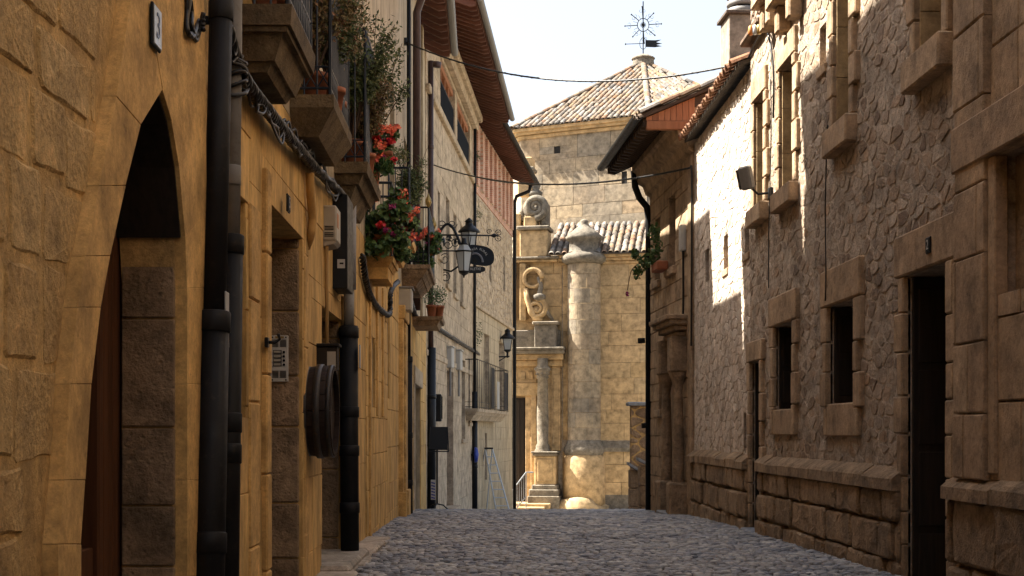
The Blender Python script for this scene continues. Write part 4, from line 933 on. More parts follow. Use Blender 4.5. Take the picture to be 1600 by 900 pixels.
# dome drum: an octagon under a pyramid of tiles
CC = Vector((6.094, 73.93)); RR = 8.95; th0 = math.radians(4.8-11)
def oct_pt(k, R): t = th0+k*math.pi/4; return Vector((CC.x-R*math.sin(t), CC.y-R*math.cos(t)))
zE = 15.55; zA = 20.45
mb = MB(); pts = [oct_pt(k, RR-.42) for k in range(8)]
for q in pts: mb.v.append((q.x, q.y, -3))
for q in pts: mb.v.append((q.x, q.y, zE+.2))
mb.f += [(k, (k+1) % 8, 8+(k+1) % 8, 8+k) for k in range(8)]+[tuple(range(8, 16))]; mb.build('drum_core', M['pale_mortar'], CH)
for k in (0, 7):
    a, b = oct_pt(k, RR-.42), oct_pt((k+1) % 8, RR-.42)
    if k == 0: a, b = b, a            # left to right as seen
    else: a, b = oct_pt(0, RR-.42), oct_pt(7, RR-.42)
    d = (b-a); L = d.length; d.normalize(); n = Vector((d.y, -d.x)); win = []
    if k == 0:
        win = [(L*.27, L*.27+.32, Z(239, 67), Z(228, 67)), (L*.80, L*.80+.26, Z(287, 65.5), Z(268, 65.5))]
    pol = ashlar(0.02, L-.02, 8.6, zE-.25, (.6, .85), (1.1, 2.3), .010, win, .004); pol.sort(key=lambda p: -abs(area(p)))
    for p in pol:
        mb = MB(); stone(mb, p if area(p) > 0 else p[::-1], .05, -.05-rng.uniform(0, .012), .010, .003)
        mb.v = [(a.x+d.x*u-n.x*y, a.y+d.y*u-n.y*y, z) for u, y, z in mb.v]; mb.build('drum_block', M['drum'], CH)
    for r in win:
        mb = MB().box(r[0], r[1], -.02, .0, r[2], r[3]); mb.v = [(a.x+d.x*u-n.x*y, a.y+d.y*u-n.y*y, z) for u, y, z in mb.v]; mb.build('drum_window', M['void'], CH)
# corner pier of the drum
pc = oct_pt(0, RR-.35); MB().box(pc.x-.1, pc.x+1.0, pc.y-.35, pc.y+.6, 8.4, zE-1.6, .03).build('drum_pier', M['drum'], CH)
for zz, r in ((zE-.26, RR-.25), (zE-.08, RR-.08), (zE+.06, RR+.05)):
    mb = MB(); q = [oct_pt(k, r) for k in range(8)]
    for p in q: mb.v.append((p.x, p.y, zz))
    for p in q: mb.v.append((p.x, p.y, zz+.15))
    mb.f += [(k, (k+1) % 8, 8+(k+1) % 8, 8+k) for k in range(8)]+[tuple(range(8))[::-1], tuple(range(8, 16))]; mb.build('drum_cornice', M['church'], CH)
ap = Vector((CC.x, CC.y, zA)); zR = zE+.20; mb = MB(); q = [oct_pt(k, RR+.1) for k in range(8)]
mb.v = [(p.x, p.y, zR) for p in q]+[tuple(ap)]; mb.f = [(k, (k+1) % 8, 8) for k in range(8)]+[tuple(range(8))[::-1]]; mb.build('dome_roof', M['roofbase'], CH)
for k, lim in ((0, 130), (7, 60), (1, 0), (6, 0)):
    a, b = q[k], q[(k+1) % 8]; a3, b3 = Vector((b.x, b.y, zR)), Vector((a.x, a.y, zR))
    av = (b3-a3); L = av.length; m = (a3+b3)/2; sv = ap-m
    tile_face(CH, a3, av, sv, [(0, 0), (L, 0), (L/2, sv.length-.35)], M['tile'], lim, pitch=.30, step=.40, r=.125, L=.5)
hm = tile_mesh('hip_tile', M['tile'], .16, .55)
for k in (0, 1, 7):
    a3 = Vector((q[k].x, q[k].y, zR)); sv = (ap-a3); L = sv.length; s = sv.normalized(); a = s.cross(Vector((0, 0, 1))).normalized(); n = a.cross(s).normalized(); t = 0
    while t < L-.8:
        p = a3+s*(t-.08)+n*.06; o = obj('hip_tile', hm, CH); o.matrix_basis = Matrix(((a.x, s.x, n.x, p.x), (a.y, s.y, n.y, p.y), (a.z, s.z, n.z, p.z), (0, 0, 0, 1))); t += .46
MB().lathe([(.62, zA-.35), (.55, zA+.18), (.62, zA+.2), (.62, zA+.26), (.3, zA+.42), (.03, zA+.5)], (CC.x, CC.y, 0), 12).build('dome_cap', M['church_grey'], CH)

# weather vane
CC = Vector((8.35, 73.5))
VZ = zA+.48; vane = wthing('weather_vane', 'wrought iron weather vane with star wheel and ragged pennant on dome', 'weather vane', (CC.x, CC.y, VZ))
s1_ = 73.5/F; MB().tube([(CC.x, CC.y, VZ-.15), (CC.x, CC.y, VZ+2.75)], .03, 8).build('mast', M['iron'], vane)
hz = VZ+1.52+.0; wh = MB(); ring = [(CC.x+.30*math.cos(t), CC.y, hz+.34*math.sin(t)) for t in [i*math.pi/12 for i in range(25)]]; wh.tube(ring, .022, 6)
for i in range(16):
    t = i*math.pi/8+.06; big = i % 2 == 0; r1 = (.95 if i % 4 == 0 else .82) if big else .55; c_, s_ = math.cos(t), math.sin(t)
    wh.tube([(CC.x+.3*c_, CC.y, hz+.34*s_), (CC.x+r1*c_, CC.y, hz+r1*s_)], .022 if big else .009, 6)
    if big:
        wh.lathe([(.0, -.06), (.05, 0), (.0, .06)], (CC.x+r1*c_, CC.y, hz+r1*s_), 8)
        for sg in (-1, 1):
            o_ = [(CC.x+(r1-.22+.07*math.cos(u))*c_-sg*(.08+.07*math.sin(u))*s_, CC.y, hz+(r1-.22+.07*math.cos(u))*s_+sg*(.08+.07*math.sin(u))*c_) for u in [j*.6 for j in range(9)]]; wh.tube(o_, .009, 5)
    wh.tube([(CC.x, CC.y, hz), (CC.x+.16*c_, CC.y, hz+.16*s_)], .014, 5)
wh.build('star_wheel', M['iron'], vane)
fz = VZ+.55
fl = MB().prism([(CC.x+.12, fz-.18), (CC.x+.62, fz-.2), (CC.x+.98, fz-.14), (CC.x+.68, fz-.07), (CC.x+1.0, fz+.0), (CC.x+.68, fz+.06), (CC.x+.95, fz+.2), (CC.x+.62, fz+.17), (CC.x+.12, fz+.18)], CC.y-.012, CC.y+.012); fl.build('pennant', M['iron'], vane)
MB().tube([(CC.x, CC.y, fz), (CC.x-.9, CC.y, fz-.03)], .018, 6).lathe([(0, -.07), (.05, 0), (0, .07)], (CC.x-.92, CC.y, fz-.03), 8).build('pointer', M['iron'], vane)
MB().tube([(CC.x+.18*math.cos(t), CC.y, fz+.3*math.sin(t)) for t in [i*math.pi/10 for i in range(21)]], .014, 6).build('hoop', M['iron'], vane)

# portal, standing in front of the wall at the left
YP = 62.0
xp = lambda px: X(px, YP); zp = lambda py: Z(py, YP)
PT = CH
MB().box(xp(770), xp(878), YP+.035, YW+1.5, -4, zp(402)).build('portal_core', M['church'], PT)
wstones(ashlar(xp(822), xp(878), zp(700), zp(405), (.6, .8), (.7, 1.3), .02, (), .004), M['church'], 'portal_block', YP, -.02, .015, .004)
mb = MB().box(xp(780), xp(820), YP-.03, YP+.01, -2.4, zp(621)); mb.build('portal_door', M['wood_dark'], PT)
for k in range(5): MB().box(xp(783)+k*.2, xp(783)+k*.2+.185, YP-.07, YP-.03, -2.4, zp(624), .01).build('door_board', M['wood_dark'], PT)
for (a, b, pr) in ((820, 829, .10), (829, 838, .18), (838, 842, .12)): MB().box(xp(a), xp(b), YP-pr, YP, -2.3, zp(600), .02).build('door_frame', M['church'], PT)
MB().box(xp(780), xp(842), YP-.2, YP, zp(618), zp(598), .02).build('door_lintel', M['church'], PT)
MB().box(xp(780), xp(838), YP-.1, YP, zp(598), zp(572), .02).build('frieze', M['church'], PT)
for k in range(4): MB().box(xp(800)+k*.35, xp(800)+k*.35+.22, YP-.15, YP-.1, zp(592), zp(580), .02).build('frieze_block', M['church'], PT)
for (pya, pyb, pr, a, b, m) in ((572, 562, .35, 780, 880, 'church'), (562, 553, .55, 780, 882, 'church'), (553, 547, .8, 780, 884, 'church_grey'), (547, 543, .9, 780, 885, 'church_grey')):
    MB().box(xp(a), xp(b), YP-pr, YP, zp(pya), zp(pyb), .03).build('entablature', M[m], PT)
for cx_ in (850, 868):
    r_ = .25 if cx_ == 850 else .16; yc = YP-.55 if cx_ == 850 else YP-.12; m = M['church_grey'] if cx_ == 850 else M['church']
    if cx_ == 850:
        MB().lathe([(r_*1.45, zp(708)), (r_*1.45, zp(704)), (r_*1.2, zp(700)), (r_*1.25, zp(697)), (r_, zp(693)), (r_*1.05, zp(650)), (r_*.9, zp(592)), (r_*1.15, zp(590)), (r_, zp(587)), (r_*1.2, zp(582)), (r_*1.55, zp(576)), (r_*1.2, zp(574)), (r_*.95, zp(571)), (r_*.95, zp(560))], (xp(cx_), yc, 0), 20).build('portal_column', m, PT, True)
        for k in range(8):                           # leaves of the capital
            t = k*math.pi/4; MB().box(-.05, .05, -.03, .03, 0, .3, .015).build('capital_leaf', m, PT).matrix_basis = Matrix.Translation((xp(cx_)+r_*1.2*math.cos(t), yc+r_*1.2*math.sin(t), zp(586))) @ Matrix.Rotation(t-math.pi/2, 4, 'Z') @ Matrix.Rotation(.35, 4, 'X')
    else:
        MB().box(xp(862), xp(876), YP-.2, YP, zp(704), zp(572), .02).build('pilaster', M['church'], PT); MB().box(xp(865), xp(873), YP-.235, YP-.2, zp(692), zp(585), .015).build('pilaster_panel', M['church'], PT)
# pedestal
for (a, b, pya, pyb, pr, m) in ((834, 876, 708, 705, 1.05, 'church_grey'), (836, 874, 712, 708, .98, 'church_grey'), (839, 872, 757, 712, .88, 'church'), (835, 875, 764, 757, .98, 'church_grey'), (831, 877, 774, 764, 1.08, 'church_grey'), (829, 879, 810, 774, 1.15, 'church_grey')):
    MB().box(xp(a), xp(b), YP-pr, YP, zp(pya), zp(pyb), .03).build('pedestal', M[m], PT)
MB().box(xp(844), xp(867), YP-.93, YP-.88, zp(752), zp(717), .02).build('pedestal_panel', M['church'], PT)
# second storey of the portal: niche block, cornice, scrolls, finial
for (a, b, pya, pyb, pr, m) in ((780, 876, 543, 515, .25, 'church_grey'), (838, 872, 543, 508, .75, 'church_grey'), (835, 876, 508, 503, .85, 'church_grey'), (812, 822, 500, 410, .3, 'church'), (797, 806, 500, 410, .2, 'church')):
    MB().box(xp(a), xp(b), YP-pr, YP, zp(pya), zp(pyb), .03).build('attic_block', M[m], PT)
def spiral(cx_, cy_, r0, r1, turns, a0, y, rad, sg=1):
    pts = []; rs = []; n = int(turns*22)
    for i in range(n+1):
        k = i/n; r = r0+(r1-r0)*k; t = a0+sg*turns*2*math.pi*k; pts.append((cx_+r*math.cos(t), y, cy_+r*math.sin(t))); rs.append(rad*(1-.55*k))
    return pts, rs
for (px, py, R, tn, a0, sg, rd) in ((833, 434, .42, 1.0, 0, 1, .12), (839, 482, .45, 1.8, math.pi/2, -1, .13)):
    p_, r_ = spiral(xp(px), zp(py), R, R*.2 if tn > 1 else R*.9, tn, a0, YP-.35, rd, sg); MB().tube(p_, r_, 8).build('scroll', M['church'], PT, True)
MB().lathe([(.0, -.02), (.2, 0), (.22, .12), (.0, .2)], (xp(839), YP-.2, zp(482)), 14, 'y').build('scroll_boss', M['church'], PT, True)
p_ = [(xp(822), YP-.32, zp(450)), (xp(824), YP-.34, zp(465)), (xp(829), YP-.36, zp(480)), (xp(836), YP-.36, zp(497)), (xp(848), YP-.34, zp(500))]; MB().tube(p_, [.1, .12, .13, .12, .09], 8).build('scroll_band', M['church'], PT, True)
p_ = [(xp(842), YP-.3, zp(432)), (xp(846), YP-.33, zp(446)), (xp(844), YP-.33, zp(458)), (xp(846), YP-.33, zp(468)), (xp(854), YP-.3, zp(485)), (xp(866), YP-.25, zp(503))]; MB().tube(p_, [.09, .11, .12, .13, .1, .07], 8).build('scroll_band', M['church_grey'], PT, True)
MB().lathe([(.1, 0), (.26, .1), (.28, .25), (.1, .35)], (xp(844), YP-.35, zp(470)), 12).build('carved_leaf', M['church_grey'], PT, True)
for (a, b, pya, pyb, pr, m) in ((780, 872, 408, 404, .3, 'church'), (780, 876, 404, 400, .42, 'church_grey'), (812, 856, 400, 358, .30, 'church'), (808, 860, 358, 352, .5, 'church_grey'), (818, 838, 352, 336, .2, 'church'), (800, 812, 402, 330, .1, 'church')):
    MB().box(xp(a), xp(b), YP-pr, YP+.9, zp(pya), zp(pyb), .04).build('crest_block', M[m], PT)
p_, r_ = spiral(xp(836), zp(321), .50, .06, 2.1, -math.pi*.5, YP-.1, .17, 1); MB().tube(p_, r_, 10).build('crest_volute', M['church_grey'], PT, True)
MB().lathe([(.0, -.05), (.55, 0), (.58, .5), (.5, .7), (0, .7)], (xp(836), YP+.6, zp(322)), 24, 'y').build('volute_body', M['church_grey'], PT, True)
MB().box(xp(842), xp(856), YP-.05, YP+.7, zp(352), zp(312), .12).build('volute_back', M['church_grey'], PT)
for (px, y0_, s_) in ((834, 296, 1.0), (812, 336, .7), (822, 262, .9)):
    MB().lathe([(.30*s_, zp(y0_)-.15), (.34*s_, zp(y0_)), (.16*s_, zp(y0_)+.1), (.24*s_, zp(y0_)+.32*s_), (.14*s_, zp(y0_)+.5*s_), (.03, zp(y0_)+.72*s_)], (xp(px), YP+.3, 0), 14).build('urn', M['church_grey'], PT, True)
MB().box(xp(806), xp(830), YP+.1, YP+.9, zp(300), zp(240), .05).build('crest_pier', M['church'], PT); MB().box(xp(804), xp(833), YP, YP+1.0, zp(262), zp(256), .04).build('crest_block', M['church_grey'], PT)
# steps up to the portal
for k in range(4): MB().box(xp(775), xp(845+k*7), YP-2.6+k*.38, YP, -2.6, -2.2+.13*(3-k) if False else -2.32+k*.14, .03).build('portal_step', M['church'], PT)
# hand rail on the steps
hr = wthing('handrail', 'white painted metal handrail sloping beside the church steps', 'handrail', (X(808, 58.2), 58.2, -2.2))
xa, xb, Yh = X(801, 58.2), X(822, 58.2), 58.2; za, zb_ = Z(766, Yh), Z(738, Yh)
r_ = MB().tube([(xa, Yh, za), (xb, Yh, zb_), (xb+.3, Yh+.1, zb_)], .03, 8); r_.build('top_rail', M['steel'], hr)
MB().tube([(xa, Yh, za-.95), (xb, Yh, zb_-1.0)], .025, 8).build('bottom_rail', M['steel'], hr)
for k in range(7):
    t = k/6; MB().tube([(xa+(xb-xa)*t, Yh, za+(zb_-za)*t), (xa+(xb-xa)*t, Yh, -2.2 if k in (0, 6) else za+(zb_-za)*t-.95)], .022 if k in (0, 6) else .014, 6).build('baluster', M['steel'], hr)
# ------------------------------------------------------------------ downpipes
def pipe(label, pts, segs, group='downpipes', clips=(), base=None):
    """segs: (i0, i1, radius, material, name, collars)"""
    t = wthing('downpipe', label, 'downpipe', base or pts[-1], group)
    for (i0, i1, r, m, nm, col) in segs:
        MB().tube(pts[i0:i1+1], r, 14).build(nm, m, t, True)
        for k in col:
            a, b = Vector(pts[i0]), Vector(pts[i1]); p = a+(b-a)*k; d = (b-a).normalized()
            MB().tube([p-d*.05, p-d*.045, p+d*.045, p+d*.05], [r*1.02, r*1.10, r*1.10, r*1.02], 14).build('collar', m, t, True)
    for p in clips: MB().box(p[0]-.09, p[0]+.03, p[1]-.012, p[1]+.012, p[2]-.02, p[2]+.02, .004).build('clip', M['iron'], t)
    return t
pb = M['pipe_black']
t = pipe('black iron downpipe with white sticker beside the arched doorway', [(-1.27, 6.90, 10.0), (-1.27, 6.84, 3.4), (-1.265, 6.62, 1.75), (-1.26, 6.42, -.02)], [(0, 1, .055, pb, 'pipe', ()), (1, 2, .056, pb, 'pipe', (.1,)), (2, 3, .072, pb, 'lower_pipe', (.02, .6))], clips=[(-1.3, 6.84, 3.2), (-1.3, 6.6, 1.6)])
MB().box(-1.2125, -1.205, 6.60, 6.68, 1.60, 1.86, .002).build('sticker', M['sticker'], t)
stick = MB().tube([(-1.264, 6.655, 1.64), (-1.266, 6.665, 1.80)], .0585, 14, False).build('sticker_wrap', M['sticker'], t, True)
t = pipe('pale grey downpipe with black lower half and iron collar left of grilled window', [(-1.285, 7.34, 10.0), (-1.285, 7.26, 3.2), (-1.285, 7.20, 2.20), (-1.28, 7.02, -.02)], [(0, 2, .042, M['pipe_grey'], 'pipe', (.83, .96)), (2, 3, .058, pb, 'lower_pipe', (.02, .43, .5))], clips=[(-1.3, 7.26, 3.1)])
t = pipe('peeling grey downpipe turning thick and black beside the barrel', [(-1.27, 13.35, 10), (-1.27, 13.35, 3.35), (-1.27, 13.33, 2.55), (-1.27, 13.3, 2.2), (-1.25, 13.2, .06)], [(0, 1, .05, pb, 'pipe', ()), (1, 2, .068, M['pipe_peel'], 'peeling_sleeve', ()), (2, 3, .05, M['pipe_grey'], 'pipe', ()), (3, 4, .088, pb, 'lower_pipe', (.03, .38, .55, .8))])
MB().box(-1.165, -1.155, 13.2, 13.3, 1.80, 2.02, .002).build('label_plate', M['sticker'], t)
pipe('thin black downpipe at the corner of the honey wooden door', [(-1.28, 24.2, 10), (-1.28, 24.2, 2.5), (-1.27, 24.2, g(24.2))], [(0, 1, .035, pb, 'pipe', ()), (1, 2, .062, pb, 'lower_pipe', (.02, .5, .8))])
pipe('brown downpipe bending out to the eave of the tall cream house', [(-.70, 26.3, 10.05), (-.80, 26.3, 9.75), (-1.15, 26.4, 9.35), (-1.25, 26.5, 9.1), (-1.26, 26.6, 3.5)], [(0, 4, .075, M['pipe_brown'], 'pipe', (.3,))])
pipe('dark brown downpipe at the seam between cream house and palace', [(-1.24, 33.4, 10.0), (-1.24, 33.4, 3.2), (-1.24, 33.35, g(33.4))], [(0, 1, .062, M['pipe_brown'], 'pipe', (.3, .7)), (1, 2, .12, M['iron'], 'lower_pipe', (.3, .6))])
pipe('tall black downpipe between loggia palace and brick topped house', [(-.26, 45.3, 11.2), (-.28, 45.35, 2.5), (-.28, 45.35, g(45.3))], [(0, 1, .05, pb, 'pipe', (.4, .7)), (1, 2, .10, M['iron'], 'lower_pipe', (.2, .6))])
pipe('black swan-neck downpipe at far corner of brick topped house', [(1.92, 57.0, 11.2), (1.86, 57.0, 10.95), (1.35, 57.05, 10.75), (1.27, 57.1, 10.5), (1.27, 57.15, g(57))], [(0, 4, .075, pb, 'pipe', ())])
pipe('black swan-neck downpipe under the dark eave on the right', [(2.92, 27.25, 6.25), (2.94, 27.25, 5.95), (3.02, 27.2, 5.72), (3.16, 27.2, 5.55), (3.2, 27.2, 5.3), (3.2, 27.2, g(27))], [(0, 5, .065, pb, 'pipe', (.5, .75))])

# ------------------------------------------------------------------ cables
def smooth_path(pts, n=8):
    pts = [Vector(p) for p in pts]; out = []
    for i in range(len(pts)-1):
        p0, p1, p2, p3 = pts[max(i-1, 0)], pts[i], pts[i+1], pts[min(i+2, len(pts)-1)]
        for k in range(n):
            t = k/n; out.append(.5*((2*p1)+(p2-p0)*t+(2*p0-5*p1+4*p2-p3)*t*t+(3*p1-p0-3*p2+p3)*t**3))
    return out+[pts[-1]]
def bundle(label, pts, r, rr, pitch, strands=3, m='cable', extra=0, ties=True):
    t = wthing('cable_bundle', label, 'cable', pts[0], 'cables on the left fronts'); base = smooth_path(pts, 30); Ls = [0]
    for a, b in zip(base[:-1], base[1:]): Ls.append(Ls[-1]+(b-a).length)
    for s in range(strands):
        o = []
        for i, p in enumerate(base):
            d = (base[min(i+1, len(base)-1)]-base[max(i-1, 0)]).normalized(); a = d.cross(Vector((0, 0, 1))).normalized(); b = d.cross(a); th = Ls[i]/pitch*2*math.pi+s*2*math.pi/strands
            o.append(p+(a*math.cos(th)+b*math.sin(th))*rr)
        MB().tube(o, r, 6).build('strand', M[m] if s else M['cable_light'], t, True)
    for e in range(extra):
        j = [p+Vector((rng.uniform(0, .03), 0, rng.uniform(-.10, .07)+.03*math.sin(i*.3+e))) for i, p in enumerate(base[::6])]
        MB().tube(smooth_path(j, 4), .009, 5).build('loose_wire', M['cable'], t, True)
    return t
Bp = lambda h, px, py, off=.06: h.world(h.t(px, off), -off, h.z(px, py, off))
bundle('thick twisted black cable bundle running under the stone balconies', [Bp(B, px, py, .08) for px, py in ((352, 40), (366, 90), (385, 130), (420, 175), (458, 222), (492, 262), (528, 298), (545, 320))], .020, .024, .20, 3, extra=3)
bundle('sagging twisted cable below the flower balcony', [Bp(B, 566, 400), Bp(B, 572, 440), Bp(Cn, 582, 468), Bp(Cn, 597, 486), Bp(D2, 609, 490), Bp(D2, 611, 455), Bp(Dn, 622, 440)], .018, .022, .2)
bundle('dark cable strung along the loggia palace front', [Bp(Dn, 640, 470), Bp(Dn, 655, 505), Bp(L3, 670, 503), Bp(L3, 690, 517), Bp(L3, 715, 533), Bp(L3, 748, 554)], .03, .035, .5, 3, extra=1)
t = wthing('cable_bundle', 'tangle of wires hanging on the wall above the arched doorway', 'cable', A.world(A.t(305), -.05, 3.0), 'cables on the left fronts')
for k in range(4):
    pts = [Bp(A, 292+k*4, -30, .07), Bp(A, 293+rng.uniform(-3, 8), 15+k*6, .06), Bp(A, 300+rng.uniform(-6, 6), 45+k*4, .07), Bp(A, 307+k, 62-k*10, .05), Bp(A, 318, 20+k*9, .08)]; MB().tube(smooth_path(pts), .012, 6).build('wire', M['cable'], t, True)
t = wthing('cable_coil', 'coil of dark wires lashed round the pale grey downpipe', 'cable', (-1.28, 7.3, 3.0))
for k in range(6):
    zc = 2.95+k*.035; MB().tube([(-1.285+.065*math.cos(u), 7.255+.065*math.sin(u), zc+.03*math.sin(u+k)) for u in [i*.45 for i in range(15)]], .011, 6).build('wire', M['cable' if k % 3 else 'cable_light'], t, True)
def wire(label, p0, p1, sag, r, ends=()):
    p0, p1 = Vector(p0), Vector(p1); pts = [p0.lerp(p1, i/24)-Vector((0, 0, sag*4*(i/24)*(1-i/24))) for i in range(25)]
    t = wthing('overhead_wire', label, 'wire', p0, 'wires across the street'); MB().tube(pts, r, 6).build('wire', M['cable'], t, True)
    tw = [p+Vector((0, .012*math.cos(i*1.9), .012*math.sin(i*1.9))) for i, p in enumerate(smooth_path(pts, 4))]; MB().tube(tw, r*.6, 5).build('twisted_wire', M['cable'], t, True)
    for e in ends: MB().box(e[0]-.05, e[0]+.05, e[1]-.05, e[1]+.05, e[2]-.06, e[2]+.06, .012).build('junction_box', M['cable'], t)
    return t
pA = P(632, 65, 24.2); pB = P(1167, 97, 18.35)
t = wire('upper overhead wire from cream house across to tiled roof edge', pA, pB, .44, .014, (pA, pB))
MB().tube(smooth_path([pA, pA+Vector((-.1, -.1, .03)), P(612, 75, 24.0)+Vector((.06, 0, 0)), P(608, 110, 24)+Vector((.05, 0, 0))]), .014, 6).build('lead', M['cable'], t, True)
MB().tube(smooth_path([pB, Vector((3.40, 17.5, 6.08)), Vector((3.40, 16.9, 6.02)), Vector((3.42, 16.6, 5.5)), Vector((3.42, 16.6, 4.9))]), .014, 6).build('lead', M['cable'], t, True)
pC = P(678, 258, 33.5); pD = P(1079, 262, 22.9)
t = wire('lower overhead wire from palace downpipe to dark eaved house', pC, pD, .36, .016)
MB().tube(smooth_path([pD, Vector((3.385, 22.85, 5.4)), Vector((3.385, 22.85, 4.2)), Vector((3.385, 22.9, 2.6))]), .018, 6).build('lead', M['cable'], t, True)
wire('third thin wire crossing just above the lower one', P(740, 276, 45), P(1000, 277, 27.2), .2, .010)
def wall_wire(label, pts):
    o = MB().tube(smooth_path(pts), .007, 5).build('wall_wire', M['cable'], None, True); tag(o, label, 'wire', 'wires down the rubble wall')
wall_wire('thin black wire running down the rubble wall near tall slit window', [R1.world(R1.t(px), -.06, R1.z(px, py)) for px, py in ((1303, 195), (1301, 240), (1299, 330), (1300, 420), (1299, 470))])
wall_wire('thin dark wire running down beside the floodlight', [R1.world(R1.t(px), -.06, R1.z(px, py)) for px, py in ((1212, 120), (1213, 200), (1211, 290), (1209, 370), (1209, 450))])

# ------------------------------------------------------------------ things on the near left fronts
def plate(h, px, py, wd, ht, face, border, txt, ink, label, tw=1.0):
    u, z = h.uz(px, py, .06); q = h.world(u, -.055, z); t = thing('house_number_plate', label, 'number plate', q, h.rz, 'house number plates')
    MB().box(-wd/2, wd/2, -.012, .0, -ht/2, ht/2, .004).build('backing', border, t); MB().box(-wd/2+.008, wd/2-.008, -.016, -.011, -ht/2+.008, ht/2-.008, .003).build('plate_face', face, t)
    if txt: text_mesh(txt, ht*.85, 'digit', ink, t, up_text((0, -.0175, 0), 0, tw), .001)
    return t
plate(A, 243, 43, .14, .17, M['enamel'], M['navy'], '3', M['blue_ink'], 'white enamel house number plate above the pointed arch')
plate(B, 450, 318, .11, .12, M['navy'], M['iron'], '5', M['sticker'], 'dark house number plate beside the intercom doorway lintel')
plate(R1, 1451, 383, .11, .125, M['navy'], M['iron'], '2', M['sticker'], 'small navy house number plate on the big right doorway lintel')
# intercom on the deep jamb, facing down the street
uI = d1[1]-.03; t = thing('intercom', 'aluminium intercom panel with four call buttons on doorway jamb', 'intercom', (-1.36-.155, 6.96+uI, 1.745), 0)
MB().box(-.067, .067, -.012, .006, -.172, .172, .004).build('panel', M['alu'], t)
for sx in (-1, 1):
    for zc in (.115, -.115):
        sg = MB()
        for k in range(7): sg.box(sx*.029-.024, sx*.029+.024, -.0145, -.011, zc-.028+k*.008, zc-.028+k*.008+.0045)
        sg.build('speaker_slots', M['darkslot'], t)
    for zc in (.158, -.158): MB().lathe([(.0, 0), (.006, .001), (.006, .004), (0, .005)], (sx*.05, -.012, zc), 8, 'y').build('screw', M['darkslot'], t)
for k in range(4):
    zc = .05-k*.031; f_ = MB().box(-.045, .018, -.015, -.011, zc-.014, zc+.014).build('name_frame', M['darkslot'], t); MB().box(-.04, .012, -.017, -.0145, zc-.009, zc+.009).build('name_card', M['beige'], t)
    MB().lathe([(.0, 0), (.010, .001), (.009, .009), (0, .01)], (.035, -.011, zc-.002), 10, 'y').build('call_button', M['darkslot'], t)
MB().box(-.03, .035, -.0145, -.011, .150, .166).build('name_strip', M['brass'], t)
# door stop hook
t = thing('iron_hook', 'small black iron hook on the door frame left of intercom', 'hook', B.world(B.t(404), -.05, B.z(404, 535)), LEFT)
MB().tube([(0, 0, .0), (0, -.05, .0), (.02, -.075, .02), (.0, -.07, .05)], .010, 6).build('hook', M['iron'], t, True); MB().box(-.03, .03, -.012, .01, -.03, .03, .004).build('hook_plate', M['iron'], t)
# barrel on the wall
t = thing('wall_barrel', 'dark old half barrel fixed to the ochre wall as a sign', 'barrel', (-1.38, 10.9, 1.36), 0)
nst = 18; prof = [(.0, .335), (.06, .345), (.12, .355), (.18, .355), (.235, .345)]
for k in range(nst):
    a0, a1 = 2*math.pi*k/nst+.012, 2*math.pi*(k+1)/nst-.012; mb = MB(); n = 3
    for (h, r) in prof:
        for rr_i in (r, r-.03):
            for j in range(n+1): tt = a0+(a1-a0)*j/n; mb.v.append((h, rr_i*math.cos(tt), rr_i*math.sin(tt)))
    m = 2*(n+1)
    for i in range(len(prof)-1):
        for j in range(n): mb.f += [(i*m+j, i*m+j+1, (i+1)*m+j+1, (i+1)*m+j), (i*m+n+1+j, (i+1)*m+n+1+j, (i+1)*m+n+2+j, i*m+n+2+j)]
    e = (len(prof)-1)*m
    for j in range(n): mb.f.append((e+j, e+j+1, e+n+2+j, e+n+1+j))
    mb.build('stave', M['barrel'], t)
for h0, h1, r in ((.01, .05, .343), (.10, .15, .361), (.195, .228, .356)): MB().lathe([(r-.004, h0), (r+.004, h0), (r+.004, h1), (r-.004, h1)], (0, 0, 0), 36, 'x', False).build('hoop', M['barrel_hoop'], t, True)
MB().lathe([(.0, .195), (.318, .195), (.318, .18), (0, .18)], (0, 0, 0), 30, 'x').build('barrel_head', M['barrel'], t)
t = thing('lamp_box', 'small dark wooden lantern box on the wall above the barrel', 'lamp', (-1.38, 11.45, 1.83), LEFT)
MB().box(-.08, .08, -.20, 0, -.13, .06, .006).build('box', M['wood_dark'], t); MB().box(-.10, .10, -.22, 0, .06, .085, .006).build('lid', M['wood_dark'], t); MB().box(-.082, -.0805, -.19, -.12, -.11, .02).build('pane', M['beige'], t)
# gas meter box and duct
t = thing('meter_box', 'beige plastic meter box with louvres and orange label', 'meter box', (-1.37, 11.85, 2.95), LEFT)
MB().box(0, .34, -.135, 0, -.14, .16, .012).build('body', M['beige'], t); MB().prismx([(0, -.19), (0, -.14), (-.135, -.14), (-.11, -.165)], .01, .33).build('lower_hood', M['beige'], t)
for k in range(6): MB().box(-.003, .0, -.11, -.035, -.105+k*.014+(.012 if k > 2 else 0), -.098+k*.014+(.012 if k > 2 else 0)).build('louvre', M['darkslot'], t)
MB().box(.05, .16, -.1385, -.134, -.02, .1).build('warning_label', M['orange'], t)
MB().tube([(.03, -.05, -.18), (.03, -.05, -1.35)], .016, 8).build('feed_pipe', M['wood_ochre'], t, True)
t = wthing('wall_conduit', 'ochre painted bent conduit on the wall right of the intercom doorway', 'conduit', Bp(B, 480, 385))
MB().tube(smooth_path([Bp(B, 484, 270, .06), Bp(B, 485, 300, .06), Bp(B, 488, 340, .06), Bp(B, 486, 365, .05), Bp(B, 479, 386, .0)]), .033, 10).build('conduit', M['wood_ochre'], t, True)
t = thing('black_panel', 'tall black board with small white notice beside meter box', 'board', (-1.36, 12.55, 2.9), LEFT)
